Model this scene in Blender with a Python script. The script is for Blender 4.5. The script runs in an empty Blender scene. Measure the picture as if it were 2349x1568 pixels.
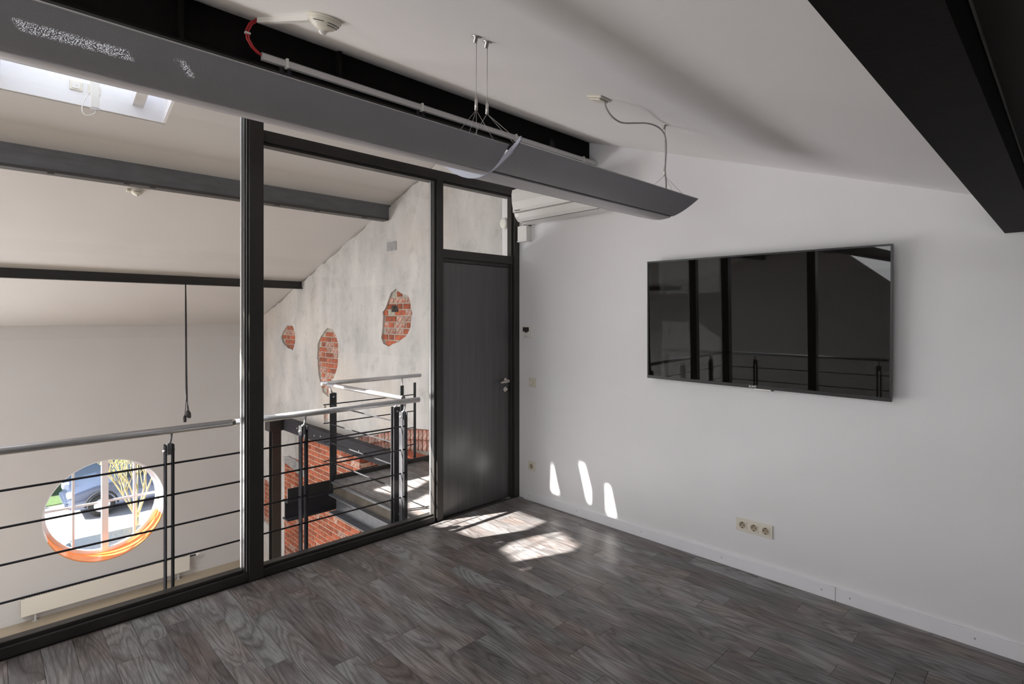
import bpy, bmesh, math, random
from mathutils import Vector, Matrix
from mathutils.geometry import delaunay_2d_cdt
random.seed(7)
S = bpy.context.scene
COL = S.collection
PI = math.pi

# ------------------------------------------------------------------ camera
cam = bpy.data.cameras.new('camera')
cam.sensor_width = 36.0
cam.sensor_fit = 'HORIZONTAL'
cam.lens = 1260.5 / 2349 * 36
cam.shift_y = -54.0 / 2349
cam.clip_start = 0.02
camo = bpy.data.objects.new('camera', cam)
COL.objects.link(camo)
EYE = 1.585
camo.location = (0, 0, EYE)
camo.rotation_euler = (PI / 2, 0, -math.radians(90 - 45.7845))
S.camera = camo

# ------------------------------------------------------------------ light
S.view_settings.view_transform = 'Standard'
S.view_settings.look = 'None'
S.view_settings.gamma = 1
S.view_settings.use_curve_mapping = False
S.view_settings.exposure = 0.2
S.cycles.use_denoising = True
S.cycles.max_bounces = 10
S.cycles.diffuse_bounces = 6
S.cycles.glossy_bounces = 5
S.cycles.transparent_max_bounces = 16
S.cycles.sample_clamp_indirect = 6
S.cycles.caustics_reflective = False
S.cycles.caustics_refractive = False

W = bpy.data.worlds.new('world')
S.world = W
W.use_nodes = True
wn = W.node_tree.nodes
wl = W.node_tree.links
sky = wn.new('ShaderNodeTexSky')
sky.sky_type = 'NISHITA'
sky.sun_disc = False
sky.sun_elevation = math.radians(37.6)
sky.sun_rotation = math.radians(-67.8)
wl.new(sky.outputs[0], wn['Background'].inputs[0])
wn['Background'].inputs[1].default_value = 0.35

MX, MY = 1.2, -0.49          # sun travels (MX, MY, -1)
sl = bpy.data.lights.new('sun', 'SUN')
sl.energy = 40
sl.angle = math.radians(0.53)
sl.color = (1.0, 0.95, 0.88)
so = bpy.data.objects.new('sun', sl)
COL.objects.link(so)
so.rotation_euler = Vector((-MX, -MY, 1)).to_track_quat('Z', 'Y').to_euler()
so.location = (-6, 8, 8)


def area(name, loc, aim, sx, sy, power, color=(1, 1, 1), spread=180):
    l = bpy.data.lights.new(name, 'AREA')
    l.shape = 'RECTANGLE'
    l.size = sx
    l.size_y = sy
    l.energy = power
    l.color = color
    l.spread = math.radians(spread)
    o = bpy.data.objects.new(name, l)
    COL.objects.link(o)
    o.location = loc
    o.rotation_euler = (-Vector(aim)).to_track_quat('Z', 'Y').to_euler()
    return o


# daylight of the roof lights, plus added fill lamps with no opening behind
area('skylight_daylight', (0.55, 4.9, 3.72), (0, 0, -1), 1.0, 0.8, 5.5, (0.86, 0.92, 1.0))
area('hall_rooflight_daylight', (-3.6, 5.6, 3.0), (0, 0.1, -1), 4.6, 1.8, 480, (0.96, 0.97, 1.0))
area('far_wall_fill', (-4.7, 10.7, -0.8), (0, -1, 0.18), 9.0, 2.8, 760, (1.0, 0.975, 0.975))  # added fill lamp before the far wall, lights the room ceiling from below
area('side_hall_fill', (-3.6, 0.9, 2.2), (0.35, 0.1, -1), 3.2, 1.8, 120, (0.97, 0.98, 1.0))  # added fill lamp over the hall's left part, no roof opening above

area('end_wall_fill', (-8.8, -0.9, 0.2), (1, 0.08, 0.12), 2.4, 1.8, 90, (1.0, 0.98, 0.97))  # added fill lamp at the blank end wall, brightens the room ceiling

# ------------------------------------------------------------------ materials
MAT = {}


def mat(name, col=(0.8, 0.8, 0.8), rough=0.5, metal=0.0, noise=0.0, nscale=8.0, bump=0.0,
        bscale=60.0, spec=0.5, rnd=0.0, stretch=None, col2=None, ior=None, coat=0.0):
    m = bpy.data.materials.new(name)
    m.use_nodes = True
    n = m.node_tree.nodes
    l = m.node_tree.links
    b = n['Principled BSDF']
    b.inputs['Roughness'].default_value = rough
    b.inputs['Metallic'].default_value = metal
    b.inputs['Specular IOR Level'].default_value = spec
    if coat:
        b.inputs['Coat Weight'].default_value = coat
    tc = n.new('ShaderNodeTexCoord')
    mp = n.new('ShaderNodeMapping')
    l.new(tc.outputs['Object'], mp.inputs[0])
    if stretch:
        mp.inputs['Scale'].default_value = stretch
    nt = n.new('ShaderNodeTexNoise')
    nt.inputs['Scale'].default_value = nscale
    nt.inputs['Detail'].default_value = 5
    l.new(mp.outputs[0], nt.inputs['Vector'])
    mx = n.new('ShaderNodeMix')
    mx.data_type = 'RGBA'
    c = Vector(col)
    d = Vector(col2) if col2 else c * (1 - noise)
    mx.inputs[6].default_value = (*c, 1)
    mx.inputs[7].default_value = (*d, 1)
    rp = n.new('ShaderNodeMapRange')
    rp.inputs[1].default_value = 0.35
    rp.inputs[2].default_value = 0.7
    l.new(nt.outputs[0], rp.inputs[0])
    l.new(rp.outputs[0], mx.inputs[0])
    out = mx.outputs[2]
    if rnd:
        oi = n.new('ShaderNodeObjectInfo')
        hs = n.new('ShaderNodeHueSaturation')
        mr = n.new('ShaderNodeMapRange')
        mr.inputs[3].default_value = 1 - rnd
        mr.inputs[4].default_value = 1 + rnd
        l.new(oi.outputs['Random'], mr.inputs[0])
        l.new(mr.outputs[0], hs.inputs['Value'])
        l.new(out, hs.inputs['Color'])
        out = hs.outputs[0]
    l.new(out, b.inputs['Base Color'])
    if bump:
        n2 = n.new('ShaderNodeTexNoise')
        n2.inputs['Scale'].default_value = bscale
        n2.inputs['Detail'].default_value = 4
        l.new(mp.outputs[0], n2.inputs['Vector'])
        bp = n.new('ShaderNodeBump')
        bp.inputs['Strength'].default_value = bump
        bp.inputs['Distance'].default_value = 0.01
        l.new(n2.outputs[0], bp.inputs['Height'])
        l.new(bp.outputs[0], b.inputs['Normal'])
    MAT[name] = m
    return m


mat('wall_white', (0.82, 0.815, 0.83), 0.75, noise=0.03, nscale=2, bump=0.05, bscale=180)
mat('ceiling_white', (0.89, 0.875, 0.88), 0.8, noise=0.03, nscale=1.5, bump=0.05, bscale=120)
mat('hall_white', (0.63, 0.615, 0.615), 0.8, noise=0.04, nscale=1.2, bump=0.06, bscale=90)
mat('trim_white', (0.86, 0.86, 0.89), 0.35, noise=0.02)
mat('black_steel', (0.022, 0.020, 0.019), 0.42, noise=0.25, nscale=6, bump=0.04, bscale=90)
mat('black_frame', (0.030, 0.027, 0.025), 0.38, noise=0.15, nscale=5)
mat('gasket', (0.012, 0.012, 0.013), 0.5)
mat('blue_steel', (0.105, 0.108, 0.120), 0.45, noise=0.35, nscale=5, bump=0.08, bscale=50, stretch=(1, 4, 4))
mat('beam_dark', (0.008, 0.0065, 0.006), 0.7, spec=0.15, noise=0.3, nscale=7, bump=0.06)
mat('panel_dark', (0.045, 0.040, 0.037), 0.7, noise=0.1)
mat('rail_steel', (0.055, 0.055, 0.060), 0.7, spec=0.0, noise=0.4, nscale=9, bump=0.08, bscale=70)
mat('bracket_steel', (0.30, 0.30, 0.31), 0.4, metal=0.6)
mat('rail_dark', (0.040, 0.038, 0.045), 0.6, spec=0.08, noise=0.2)
mat('stainless', (0.62, 0.62, 0.64), 0.36, metal=0.9, noise=0.08, nscale=20)
mat('satin_nickel', (0.62, 0.59, 0.56), 0.3, metal=1.0)
mat('alu', (0.60, 0.60, 0.61), 0.38, metal=0.35)
mat('plastic_white', (0.80, 0.79, 0.76), 0.35, noise=0.02)
mat('plastic_cream', (0.74, 0.70, 0.61), 0.35, noise=0.03)
mat('plastic_cream_dark', (0.42, 0.35, 0.25), 0.4)
mat('dark_hole', (0.02, 0.018, 0.016), 0.7)
mat('smoke_plastic', (0.78, 0.75, 0.66), 0.4)
mat('red_cable', (0.45, 0.02, 0.025), 0.35)
mat('grey_cable', (0.35, 0.33, 0.32), 0.5)
mat('black_cable', (0.015, 0.014, 0.016), 0.5)
mat('wire', (0.45, 0.43, 0.41), 0.35, metal=0.8)
mat('text_white', (0.7, 0.7, 0.7), 0.4)
mat('text_dark', (0.10, 0.09, 0.09), 0.4)
mat('mortar', (0.66, 0.57, 0.44), 0.95, noise=0.35, nscale=30, bump=0.5, bscale=90)
mat('mortar_grey', (0.50, 0.47, 0.40), 0.95, noise=0.35, nscale=30, bump=0.5, bscale=90)
mat('brick_red', (0.50, 0.125, 0.055), 0.85, col2=(0.26, 0.085, 0.055), nscale=14, bump=0.45, bscale=70, rnd=0.32)
mat('brick_old', (0.42, 0.12, 0.075), 0.9, col2=(0.56, 0.50, 0.43), nscale=22, bump=0.5, bscale=60, rnd=0.25)
mat('beige_floor', (0.42, 0.355, 0.26), 0.4, noise=0.12, nscale=3)
mat('asphalt', (0.62, 0.60, 0.58), 0.9, noise=0.1, nscale=1)
mat('grass', (0.10, 0.16, 0.05), 0.9, noise=0.4, nscale=6)
mat('bark', (0.50, 0.42, 0.22), 0.8, noise=0.3)
mat('bud', (0.62, 0.52, 0.12), 0.7)
mat('car_paint', (0.09, 0.11, 0.17), 0.25, metal=0.3, coat=0.6)
mat('car_paint_grey', (0.12, 0.13, 0.15), 0.25, metal=0.4, coat=0.6)
mat('car_glass', (0.03, 0.04, 0.05), 0.08)
mat('tyre', (0.02, 0.02, 0.02), 0.8)
mat('headlamp', (0.7, 0.72, 0.75), 0.2)
mat('facade', (0.30, 0.42, 0.50), 0.4, noise=0.1)
mat('lamp_shell', (0.33, 0.33, 0.35), 0.45, metal=0.15, noise=0.05)
mat('lamp_strip', (0.60, 0.585, 0.61), 0.45, metal=0.2)
mat('end_cap', (0.50, 0.52, 0.62), 0.35)
mat('orange_reveal', (0.95, 0.30, 0.06), 0.35, noise=0.1, nscale=3)
mat('radiator', (0.80, 0.77, 0.70), 0.4)
mat('opal', (0.85, 0.84, 0.80), 0.3)
mat('insulation', (0.10, 0.082, 0.06), 0.8, noise=0.6, nscale=5)
mat('led_grey', (0.3, 0.3, 0.3), 0.3)
mat('stone_lintel', (0.42, 0.42, 0.42), 0.9, noise=0.3, nscale=20, bump=0.6, bscale=50)


def glass_mat(name, tint, ior=1.5, rough=0.0):
    m = bpy.data.materials.new(name)
    m.use_nodes = True
    n = m.node_tree.nodes
    l = m.node_tree.links
    n.clear()
    o = n.new('ShaderNodeOutputMaterial')
    mx = n.new('ShaderNodeMixShader')
    t = n.new('ShaderNodeBsdfTransparent')
    t.inputs[0].default_value = (*tint, 1)
    g = n.new('ShaderNodeBsdfGlossy')
    g.inputs['Roughness'].default_value = rough
    lw = n.new('ShaderNodeLayerWeight')
    lw.inputs[0].default_value = 0.5
    pw = n.new('ShaderNodeMath')
    pw.operation = 'POWER'
    pw.inputs[1].default_value = 5.0
    l.new(lw.outputs['Facing'], pw.inputs[0])
    f = n.new('ShaderNodeMapRange')
    f.inputs[3].default_value = ((ior - 1) / (ior + 1)) ** 2
    l.new(pw.outputs[0], f.inputs[0])
    l.new(f.outputs[0], mx.inputs[0])
    l.new(t.outputs[0], mx.inputs[1])
    l.new(g.outputs[0], mx.inputs[2])
    l.new(mx.outputs[0], o.inputs[0])
    MAT[name] = m
    return m


glass_mat('glass', (0.97, 0.975, 0.975), 1.35)
glass_mat('window_glass', (0.62, 0.64, 0.68), 1.4)


def tv_mat():
    m = mat('tv_screen', (0.005, 0.0045, 0.004), 0.015, spec=0.32)
    return m


tv_mat()
mat('tv_frame', (0.012, 0.012, 0.014), 0.3)


def ramp(n, stops):
    r = n.new('ShaderNodeValToRGB')
    e = r.color_ramp.elements
    e[0].position, e[0].color = stops[0][0], (*stops[0][1], 1)
    e[1].position, e[1].color = stops[-1][0], (*stops[-1][1], 1)
    for p, c in stops[1:-1]:
        x = e.new(p)
        x.color = (*c, 1)
    return r


def math_node(n, op, a=None, b=None):
    x = n.new('ShaderNodeMath')
    x.operation = op
    if a is not None and not hasattr(a, 'links'):
        x.inputs[0].default_value = a
    if b is not None and not hasattr(b, 'links'):
        x.inputs[1].default_value = b
    return x


def plank_mat():
    m = bpy.data.materials.new('grey_oak')
    m.use_nodes = True
    n = m.node_tree.nodes
    l = m.node_tree.links
    b = n['Principled BSDF']
    tc = n.new('ShaderNodeTexCoord')
    oi = n.new('ShaderNodeObjectInfo')
    mul = math_node(n, 'MULTIPLY', None, 57.0)
    l.new(oi.outputs['Random'], mul.inputs[0])
    cb = n.new('ShaderNodeCombineXYZ')
    l.new(mul.outputs[0], cb.inputs[0])
    l.new(mul.outputs[0], cb.inputs[1])
    add = n.new('ShaderNodeVectorMath')
    add.operation = 'ADD'
    l.new(tc.outputs['Object'], add.inputs[0])
    l.new(cb.outputs[0], add.inputs[1])
    mp = n.new('ShaderNodeMapping')
    mp.inputs['Scale'].default_value = (6.5, 0.85, 1)
    l.new(add.outputs[0], mp.inputs[0])
    nz = n.new('ShaderNodeTexNoise')
    nz.inputs['Scale'].default_value = 1.0
    nz.inputs['Detail'].default_value = 1.5
    nz.inputs['Distortion'].default_value = 0.5
    l.new(mp.outputs[0], nz.inputs['Vector'])
    # growth rings: contour lines of the stretched noise
    m1 = math_node(n, 'MULTIPLY', None, 17.0)
    l.new(nz.outputs[0], m1.inputs[0])
    fr = math_node(n, 'PINGPONG', None, 0.5)
    l.new(m1.outputs[0], fr.inputs[0])
    rr = ramp(n, [(0.0, (0.0,) * 3), (0.12, (0.55,) * 3), (0.5, (1.0,) * 3)])
    m2 = math_node(n, 'MULTIPLY', None, 1.0)
    l.new(fr.outputs[0], m2.inputs[0])
    l.new(m2.outputs[0], rr.inputs[0])
    # fine fibres
    mp2 = n.new('ShaderNodeMapping')
    mp2.inputs['Scale'].default_value = (170.0, 9.0, 1)
    l.new(add.outputs[0], mp2.inputs[0])
    nf = n.new('ShaderNodeTexNoise')
    nf.inputs['Scale'].default_value = 1.0
    nf.inputs['Detail'].default_value = 3
    l.new(mp2.outputs[0], nf.inputs['Vector'])
    # broad clouds
    mp3 = n.new('ShaderNodeMapping')
    mp3.inputs['Scale'].default_value = (9.0, 3.0, 1)
    l.new(add.outputs[0], mp3.inputs[0])
    nc = n.new('ShaderNodeTexNoise')
    nc.inputs['Scale'].default_value = 1.0
    nc.inputs['Detail'].default_value = 4
    l.new(mp3.outputs[0], nc.inputs['Vector'])
    a1 = math_node(n, 'MULTIPLY', None, 0.23)
    l.new(rr.outputs[0], a1.inputs[0])
    a2 = math_node(n, 'MULTIPLY_ADD', None, 0.52)
    l.new(nf.outputs[0], a2.inputs[0])
    l.new(a1.outputs[0], a2.inputs[2])
    a3 = math_node(n, 'MULTIPLY_ADD', None, 0.60)
    l.new(nc.outputs[0], a3.inputs[0])
    l.new(a2.outputs[0], a3.inputs[2])
    a4 = math_node(n, 'MULTIPLY_ADD', None, 0.18)
    l.new(oi.outputs['Random'], a4.inputs[0])
    l.new(a3.outputs[0], a4.inputs[2])
    cr = ramp(n, [(0.42, (0.035, 0.031, 0.031)), (0.64, (0.095, 0.088, 0.088)),
                  (0.82, (0.165, 0.158, 0.160)), (1.0, (0.30, 0.30, 0.305))])
    l.new(a4.outputs[0], cr.inputs[0])
    # brownish clouds
    mx = n.new('ShaderNodeMix')
    mx.data_type = 'RGBA'
    mx.blend_type = 'MULTIPLY'
    mx.inputs[7].default_value = (1.0, 0.86, 0.78, 1)
    nb = n.new('ShaderNodeTexNoise')
    nb.inputs['Scale'].default_value = 2.2
    l.new(add.outputs[0], nb.inputs['Vector'])
    rb = n.new('ShaderNodeMapRange')
    rb.inputs[1].default_value = 0.42
    rb.inputs[2].default_value = 0.68
    l.new(nb.outputs[0], rb.inputs[0])
    l.new(rb.outputs[0], mx.inputs[0])
    l.new(cr.outputs[0], mx.inputs[6])
    l.new(mx.outputs[2], b.inputs['Base Color'])
    b.inputs['Roughness'].default_value = 0.42
    b.inputs['Specular IOR Level'].default_value = 0.45
    bp = n.new('ShaderNodeBump')
    bp.inputs['Strength'].default_value = 0.12
    bp.inputs['Distance'].default_value = 0.003
    l.new(a3.outputs[0], bp.inputs['Height'])
    l.new(bp.outputs[0], b.inputs['Normal'])
    MAT['grey_oak'] = m


plank_mat()


def door_mat():
    m = bpy.data.materials.new('door_veneer')
    m.use_nodes = True
    n = m.node_tree.nodes
    l = m.node_tree.links
    b = n['Principled BSDF']
    tc = n.new('ShaderNodeTexCoord')
    mp = n.new('ShaderNodeMapping')
    mp.inputs['Scale'].default_value = (28, 1, 1.1)
    l.new(tc.outputs['Object'], mp.inputs[0])
    nz = n.new('ShaderNodeTexNoise')
    nz.inputs['Scale'].default_value = 1
    nz.inputs['Detail'].default_value = 6
    l.new(mp.outputs[0], nz.inputs['Vector'])
    cr = ramp(n, [(0.25, (0.052, 0.051, 0.052)), (0.8, (0.078, 0.077, 0.080))])
    l.new(nz.outputs[0], cr.inputs[0])
    l.new(cr.outputs[0], b.inputs['Base Color'])
    b.inputs['Roughness'].default_value = 0.27
    b.inputs['Specular IOR Level'].default_value = 0.9
    MAT['door_veneer'] = m


door_mat()


def plaster_mat():
    m = bpy.data.materials.new('old_plaster')
    m.use_nodes = True
    n = m.node_tree.nodes
    l = m.node_tree.links
    b = n['Principled BSDF']
    tc = n.new('ShaderNodeTexCoord')
    n1 = n.new('ShaderNodeTexNoise')
    n1.inputs['Scale'].default_value = 1.7
    n1.inputs['Detail'].default_value = 7
    n1.inputs['Roughness'].default_value = 0.62
    mpz = n.new('ShaderNodeMapping')
    mpz.inputs['Scale'].default_value = (1, 1.3, 0.6)
    l.new(tc.outputs['Object'], mpz.inputs[0])
    l.new(mpz.outputs[0], n1.inputs['Vector'])
    c1 = ramp(n, [(0.30, (0.44, 0.435, 0.43)), (0.48, (0.55, 0.54, 0.53)), (0.66, (0.66, 0.64, 0.62))])
    l.new(n1.outputs[0], c1.inputs[0])
    n2 = n.new('ShaderNodeTexNoise')
    n2.inputs['Scale'].default_value = 4.5
    n2.inputs['Detail'].default_value = 8
    n2.inputs['Roughness'].default_value = 0.7
    l.new(tc.outputs['Object'], n2.inputs['Vector'])
    r2 = n.new('ShaderNodeMapRange')
    r2.inputs[1].default_value = 0.52
    r2.inputs[2].default_value = 0.74
    r2.inputs[4].default_value = 0.6
    l.new(n2.outputs[0], r2.inputs[0])
    mx = n.new('ShaderNodeMix')
    mx.data_type = 'RGBA'
    mx.inputs[7].default_value = (0.30, 0.285, 0.27, 1)
    l.new(r2.outputs[0], mx.inputs[0])
    l.new(c1.outputs[0], mx.inputs[6])
    # warm stain
    n3 = n.new('ShaderNodeTexNoise')
    n3.inputs['Scale'].default_value = 0.8
    mp3 = n.new('ShaderNodeMapping')
    mp3.inputs['Location'].default_value = (3, 7, 1)
    l.new(tc.outputs['Object'], mp3.inputs[0])
    l.new(mp3.outputs[0], n3.inputs['Vector'])
    r3 = n.new('ShaderNodeMapRange')
    r3.inputs[1].default_value = 0.5
    r3.inputs[2].default_value = 0.7
    r3.inputs[4].default_value = 0.5
    l.new(n3.outputs[0], r3.inputs[0])
    mx2 = n.new('ShaderNodeMix')
    mx2.data_type = 'RGBA'
    mx2.inputs[7].default_value = (0.66, 0.57, 0.48, 1)
    l.new(r3.outputs[0], mx2.inputs[0])
    l.new(mx.outputs[2], mx2.inputs[6])
    l.new(mx2.outputs[2], b.inputs['Base Color'])
    b.inputs['Roughness'].default_value = 0.85
    bp = n.new('ShaderNodeBump')
    bp.inputs['Strength'].default_value = 0.35
    bp.inputs['Distance'].default_value = 0.01
    l.new(n2.outputs[0], bp.inputs['Height'])
    l.new(bp.outputs[0], b.inputs['Normal'])
    MAT['old_plaster'] = m


plaster_mat()


def perf_mat():
    """perforated sheet: a fine dot pattern lets some light through"""
    m = MAT['lamp_shell']
    n = m.node_tree.nodes
    l = m.node_tree.links
    b = n['Principled BSDF']
    out = n['Material Output']
    tc = n.new('ShaderNodeTexCoord')
    vo = n.new('ShaderNodeTexVoronoi')
    vo.inputs['Scale'].default_value = 460
    l.new(tc.outputs['Object'], vo.inputs['Vector'])
    lt = n.new('ShaderNodeMath')
    lt.operation = 'LESS_THAN'
    lt.inputs[1].default_value = 0.42
    l.new(vo.outputs['Distance'], lt.inputs[0])
    ml = n.new('ShaderNodeMath')
    ml.operation = 'MULTIPLY'
    ml.inputs[1].default_value = 0.10
    l.new(lt.outputs[0], ml.inputs[0])
    tr = n.new('ShaderNodeBsdfTranslucent')
    tr.inputs[0].default_value = (0.55, 0.58, 0.66, 1)
    mx = n.new('ShaderNodeMixShader')
    l.new(ml.outputs[0], mx.inputs[0])
    l.new(b.outputs[0], mx.inputs[1])
    l.new(tr.outputs[0], mx.inputs[2])
    l.new(mx.outputs[0], out.inputs[0])


perf_mat()

# ------------------------------------------------------------------ helpers
ORG = {}


def V(*a):
    return Vector(a)


def bx(bm, x0, x1, y0, y1, z0, z1):
    vs = [bm.verts.new(p) for p in ((x0, y0, z0), (x1, y0, z0), (x1, y1, z0), (x0, y1, z0),
                                    (x0, y0, z1), (x1, y0, z1), (x1, y1, z1), (x0, y1, z1))]
    for f in ((0, 3, 2, 1), (4, 5, 6, 7), (0, 1, 5, 4), (1, 2, 6, 5), (2, 3, 7, 6), (3, 0, 4, 7)):
        bm.faces.new([vs[i] for i in f])
    return vs


def B(*boxes):
    bm = bmesh.new()
    for b in boxes:
        bx(bm, *b)
    return bm


def tube(bm, pts, r, seg=10, caps=True):
    pts = [Vector(p) for p in pts]
    n = len(pts)
    rs = r if isinstance(r, (list, tuple)) else [r] * n
    t0 = (pts[1] - pts[0]).normalized()
    up = Vector((0, 0, 1)) if abs(t0.z) < 0.9 else Vector((1, 0, 0))
    a = t0.cross(up).normalized()
    rings = []
    for i, p in enumerate(pts):
        if i == 0:
            t = t0
        elif i == n - 1:
            t = (pts[i] - pts[i - 1]).normalized()
        else:
            t = ((pts[i] - pts[i - 1]).normalized() + (pts[i + 1] - pts[i]).normalized()).normalized()
        a = (a - t * a.dot(t)).normalized()
        b = t.cross(a)
        rings.append([bm.verts.new(p + (a * math.cos(2 * PI * k / seg) + b * math.sin(2 * PI * k / seg)) * rs[i])
                      for k in range(seg)])
    for i in range(n - 1):
        for k in range(seg):
            f = bm.faces.new((rings[i][k], rings[i][(k + 1) % seg], rings[i + 1][(k + 1) % seg], rings[i + 1][k]))
            f.smooth = True
    if caps:
        bm.faces.new(rings[0][::-1])
        bm.faces.new(rings[-1])
    return bm


def T(pts, r, seg=10):
    return tube(bmesh.new(), pts, r, seg)


def lathe(bm, prof, seg=24, M=None):
    """prof: (r, z) pairs about local z"""
    rings = []
    for r, z in prof:
        if r < 1e-6:
            rings.append([bm.verts.new((0, 0, z))])
        else:
            rings.append([bm.verts.new((r * math.cos(2 * PI * k / seg), r * math.sin(2 * PI * k / seg), z))
                          for k in range(seg)])
    for i in range(len(rings) - 1):
        A, C = rings[i], rings[i + 1]
        for k in range(seg):
            k2 = (k + 1) % seg
            if len(A) == 1 and len(C) == 1:
                continue
            if len(A) == 1:
                f = bm.faces.new((A[0], C[k2], C[k]))
            elif len(C) == 1:
                f = bm.faces.new((A[k], A[k2], C[0]))
            else:
                f = bm.faces.new((A[k], A[k2], C[k2], C[k]))
            f.smooth = True
    if M is not None:
        bmesh.ops.transform(bm, matrix=M, verts=[v for R_ in rings for v in R_])
    return bm


def prism(bm, poly, axis, a, b):
    """extrude a 2-D polygon; axis 'x': poly is (y,z); 'y': (x,z); 'z': (x,y)"""
    def P(u, v, w):
        return {'x': (w, u, v), 'y': (u, w, v), 'z': (u, v, w)}[axis]
    A = [bm.verts.new(P(u, v, a)) for u, v in poly]
    C = [bm.verts.new(P(u, v, b)) for u, v in poly]
    bm.faces.new(A)
    bm.faces.new(C[::-1])
    n = len(poly)
    for i in range(n):
        bm.faces.new((A[i], C[i], C[(i + 1) % n], A[(i + 1) % n]))
    return bm


def PR(poly, axis, a, b):
    return prism(bmesh.new(), poly, axis, a, b)


def beam_i(x0, x1, yc, z0, z1, w, tf=0.012, tw=0.010, axis='x'):
    """I section along axis"""
    h = w / 2
    poly = [(yc - h, z0), (yc + h, z0), (yc + h, z0 + tf), (yc + tw / 2, z0 + tf), (yc + tw / 2, z1 - tf), (yc + h, z1 - tf),
            (yc + h, z1), (yc - h, z1), (yc - h, z1 - tf), (yc - tw / 2, z1 - tf), (yc - tw / 2, z0 + tf), (yc - h, z0 + tf)]
    return PR(poly, axis, x0, x1)


def obj(name, bm, m, parent=None, bevel=0, loc=None, mesh=None, flat=False, label=None):
    """bm in world coordinates; parent's origin is subtracted"""
    if mesh is None:
        bmesh.ops.recalc_face_normals(bm, faces=bm.faces)
        mesh = bpy.data.meshes.new(name)
        org = ORG.get(parent.name, Vector((0, 0, 0))) if parent else Vector(loc or (0, 0, 0))
        if parent and loc is not None:
            org = ORG.get(parent.name, Vector((0, 0, 0))) + Vector((0, 0, 0))
        for v in bm.verts:
            v.co -= org
        bm.to_mesh(mesh)
        bm.free()
        mesh.materials.append(MAT[m])
    o = bpy.data.objects.new(name, mesh)
    COL.objects.link(o)
    if parent:
        o.parent = parent
        ORG[o.name] = ORG.get(parent.name, Vector((0, 0, 0)))
    else:
        o.location = loc or (0, 0, 0)
        ORG[o.name] = Vector(loc or (0, 0, 0))
    if bevel:
        md = o.modifiers.new('bevel', 'BEVEL')
        md.width = bevel
        md.segments = 2
        md.limit_method = 'ANGLE'
        md.angle_limit = math.radians(40)
    if label:
        o['label'] = label
    return o


def thing(name, label, cat, loc=(0, 0, 0), group=None, local=False):
    o = bpy.data.objects.new(name, None)
    COL.objects.link(o)
    o.empty_display_size = 0.1
    o.location = loc
    ORG[o.name] = Vector((0, 0, 0)) if local else Vector(loc)
    o['label'] = label
    o['category'] = cat
    if group:
        o['group'] = group
    return o


def tag(o, label, cat, group=None, kind=None):
    o['label'] = label
    o['category'] = cat
    if group:
        o['group'] = group
    if kind:
        o['kind'] = kind
    return o


def struct(name, bm, m, label, cat, loc=(0, 0, 0), bevel=0):
    o = obj(name, bm, m, None, bevel, loc)
    return tag(o, label, cat, None, 'structure')


def sthing(name, label, cat, loc=(0, 0, 0)):
    o = thing(name, label, cat, loc)
    o['kind'] = 'structure'
    return o


def text(name, s, size, m, parent, M, depth=0.0006, bold=False):
    cu = bpy.data.curves.new(name, 'FONT')
    cu.body = s
    cu.size = size
    cu.extrude = depth
    cu.align_x = 'CENTER'
    cu.align_y = 'CENTER'
    if bold:
        cu.offset = size * 0.02
    t = bpy.data.objects.new(name, cu)
    COL.objects.link(t)
    dg = bpy.context.evaluated_depsgraph_get()
    me = bpy.data.meshes.new_from_object(t.evaluated_get(dg))
    COL.objects.unlink(t)
    bpy.data.objects.remove(t)
    me.transform(M)
    me.materials.clear()
    me.materials.append(MAT[m])
    o = bpy.data.objects.new(name, me)
    COL.objects.link(o)
    o.parent = parent
    return o


def inside(p, poly):
    x, y = p
    c = False
    n = len(poly)
    for i in range(n):
        x1, y1 = poly[i]
        x2, y2 = poly[(i + 1) % n]
        if (y1 > y) != (y2 > y) and x < (x2 - x1) * (y - y1) / (y2 - y1) + x1:
            c = not c
    return c


def sheet(outer, holes, lift, thick):
    """flat sheet with holes; lift(u, v)->Vector, thick: Vector offset"""
    pts = [Vector(p) for p in outer]
    edges = [(i, (i + 1) % len(outer)) for i in range(len(outer))]
    for h in holes:
        k = len(pts)
        pts += [Vector(p) for p in h]
        edges += [(k + i, k + (i + 1) % len(h)) for i in range(len(h))]
    vs, es, fs, *_ = delaunay_2d_cdt(pts, edges, [], 0, 1e-6)
    bm = bmesh.new()
    bv = [bm.verts.new(lift(v.x, v.y)) for v in vs]
    for f in fs:
        c = sum((vs[i] for i in f), Vector((0, 0))) / len(f)
        if not inside(c, outer) or any(inside(c, h) for h in holes):
            continue
        bm.faces.new([bv[i] for i in f])
    bmesh.ops.delete(bm, geom=[v for v in bm.verts if not v.link_faces], context='VERTS')
    r = bmesh.ops.extrude_face_region(bm, geom=list(bm.faces))
    bmesh.ops.translate(bm, vec=thick, verts=[g for g in r['geom'] if isinstance(g, bmesh.types.BMVert)])
    return bm


def rough_poly(poly, step, amp, seed):
    rg = random.Random(seed)
    out = []
    n = len(poly)
    for i in range(n):
        a = Vector(poly[i])
        b = Vector(poly[(i + 1) % n])
        k = max(1, int((b - a).length / step))
        for j in range(k):
            p = a.lerp(b, j / k)
            out.append((p.x + rg.uniform(-amp, amp), p.y + rg.uniform(-amp, amp)))
    return out


# ------------------------------------------------------------------ geometry constants
XW, YG = 3.465, 3.50           # face of the room's side wall, plane of the glass partition
XG = 3.72                      # old gable wall
YF = 10.8                      # far wall
ZL = -2.87                     # hall floor
YR, ZR = 4.396, 3.550          # ridge


def zn(y):
    return 2.066 + 0.3375 * y


def zf(y):
    return 4.974 - 0.324 * y


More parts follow.
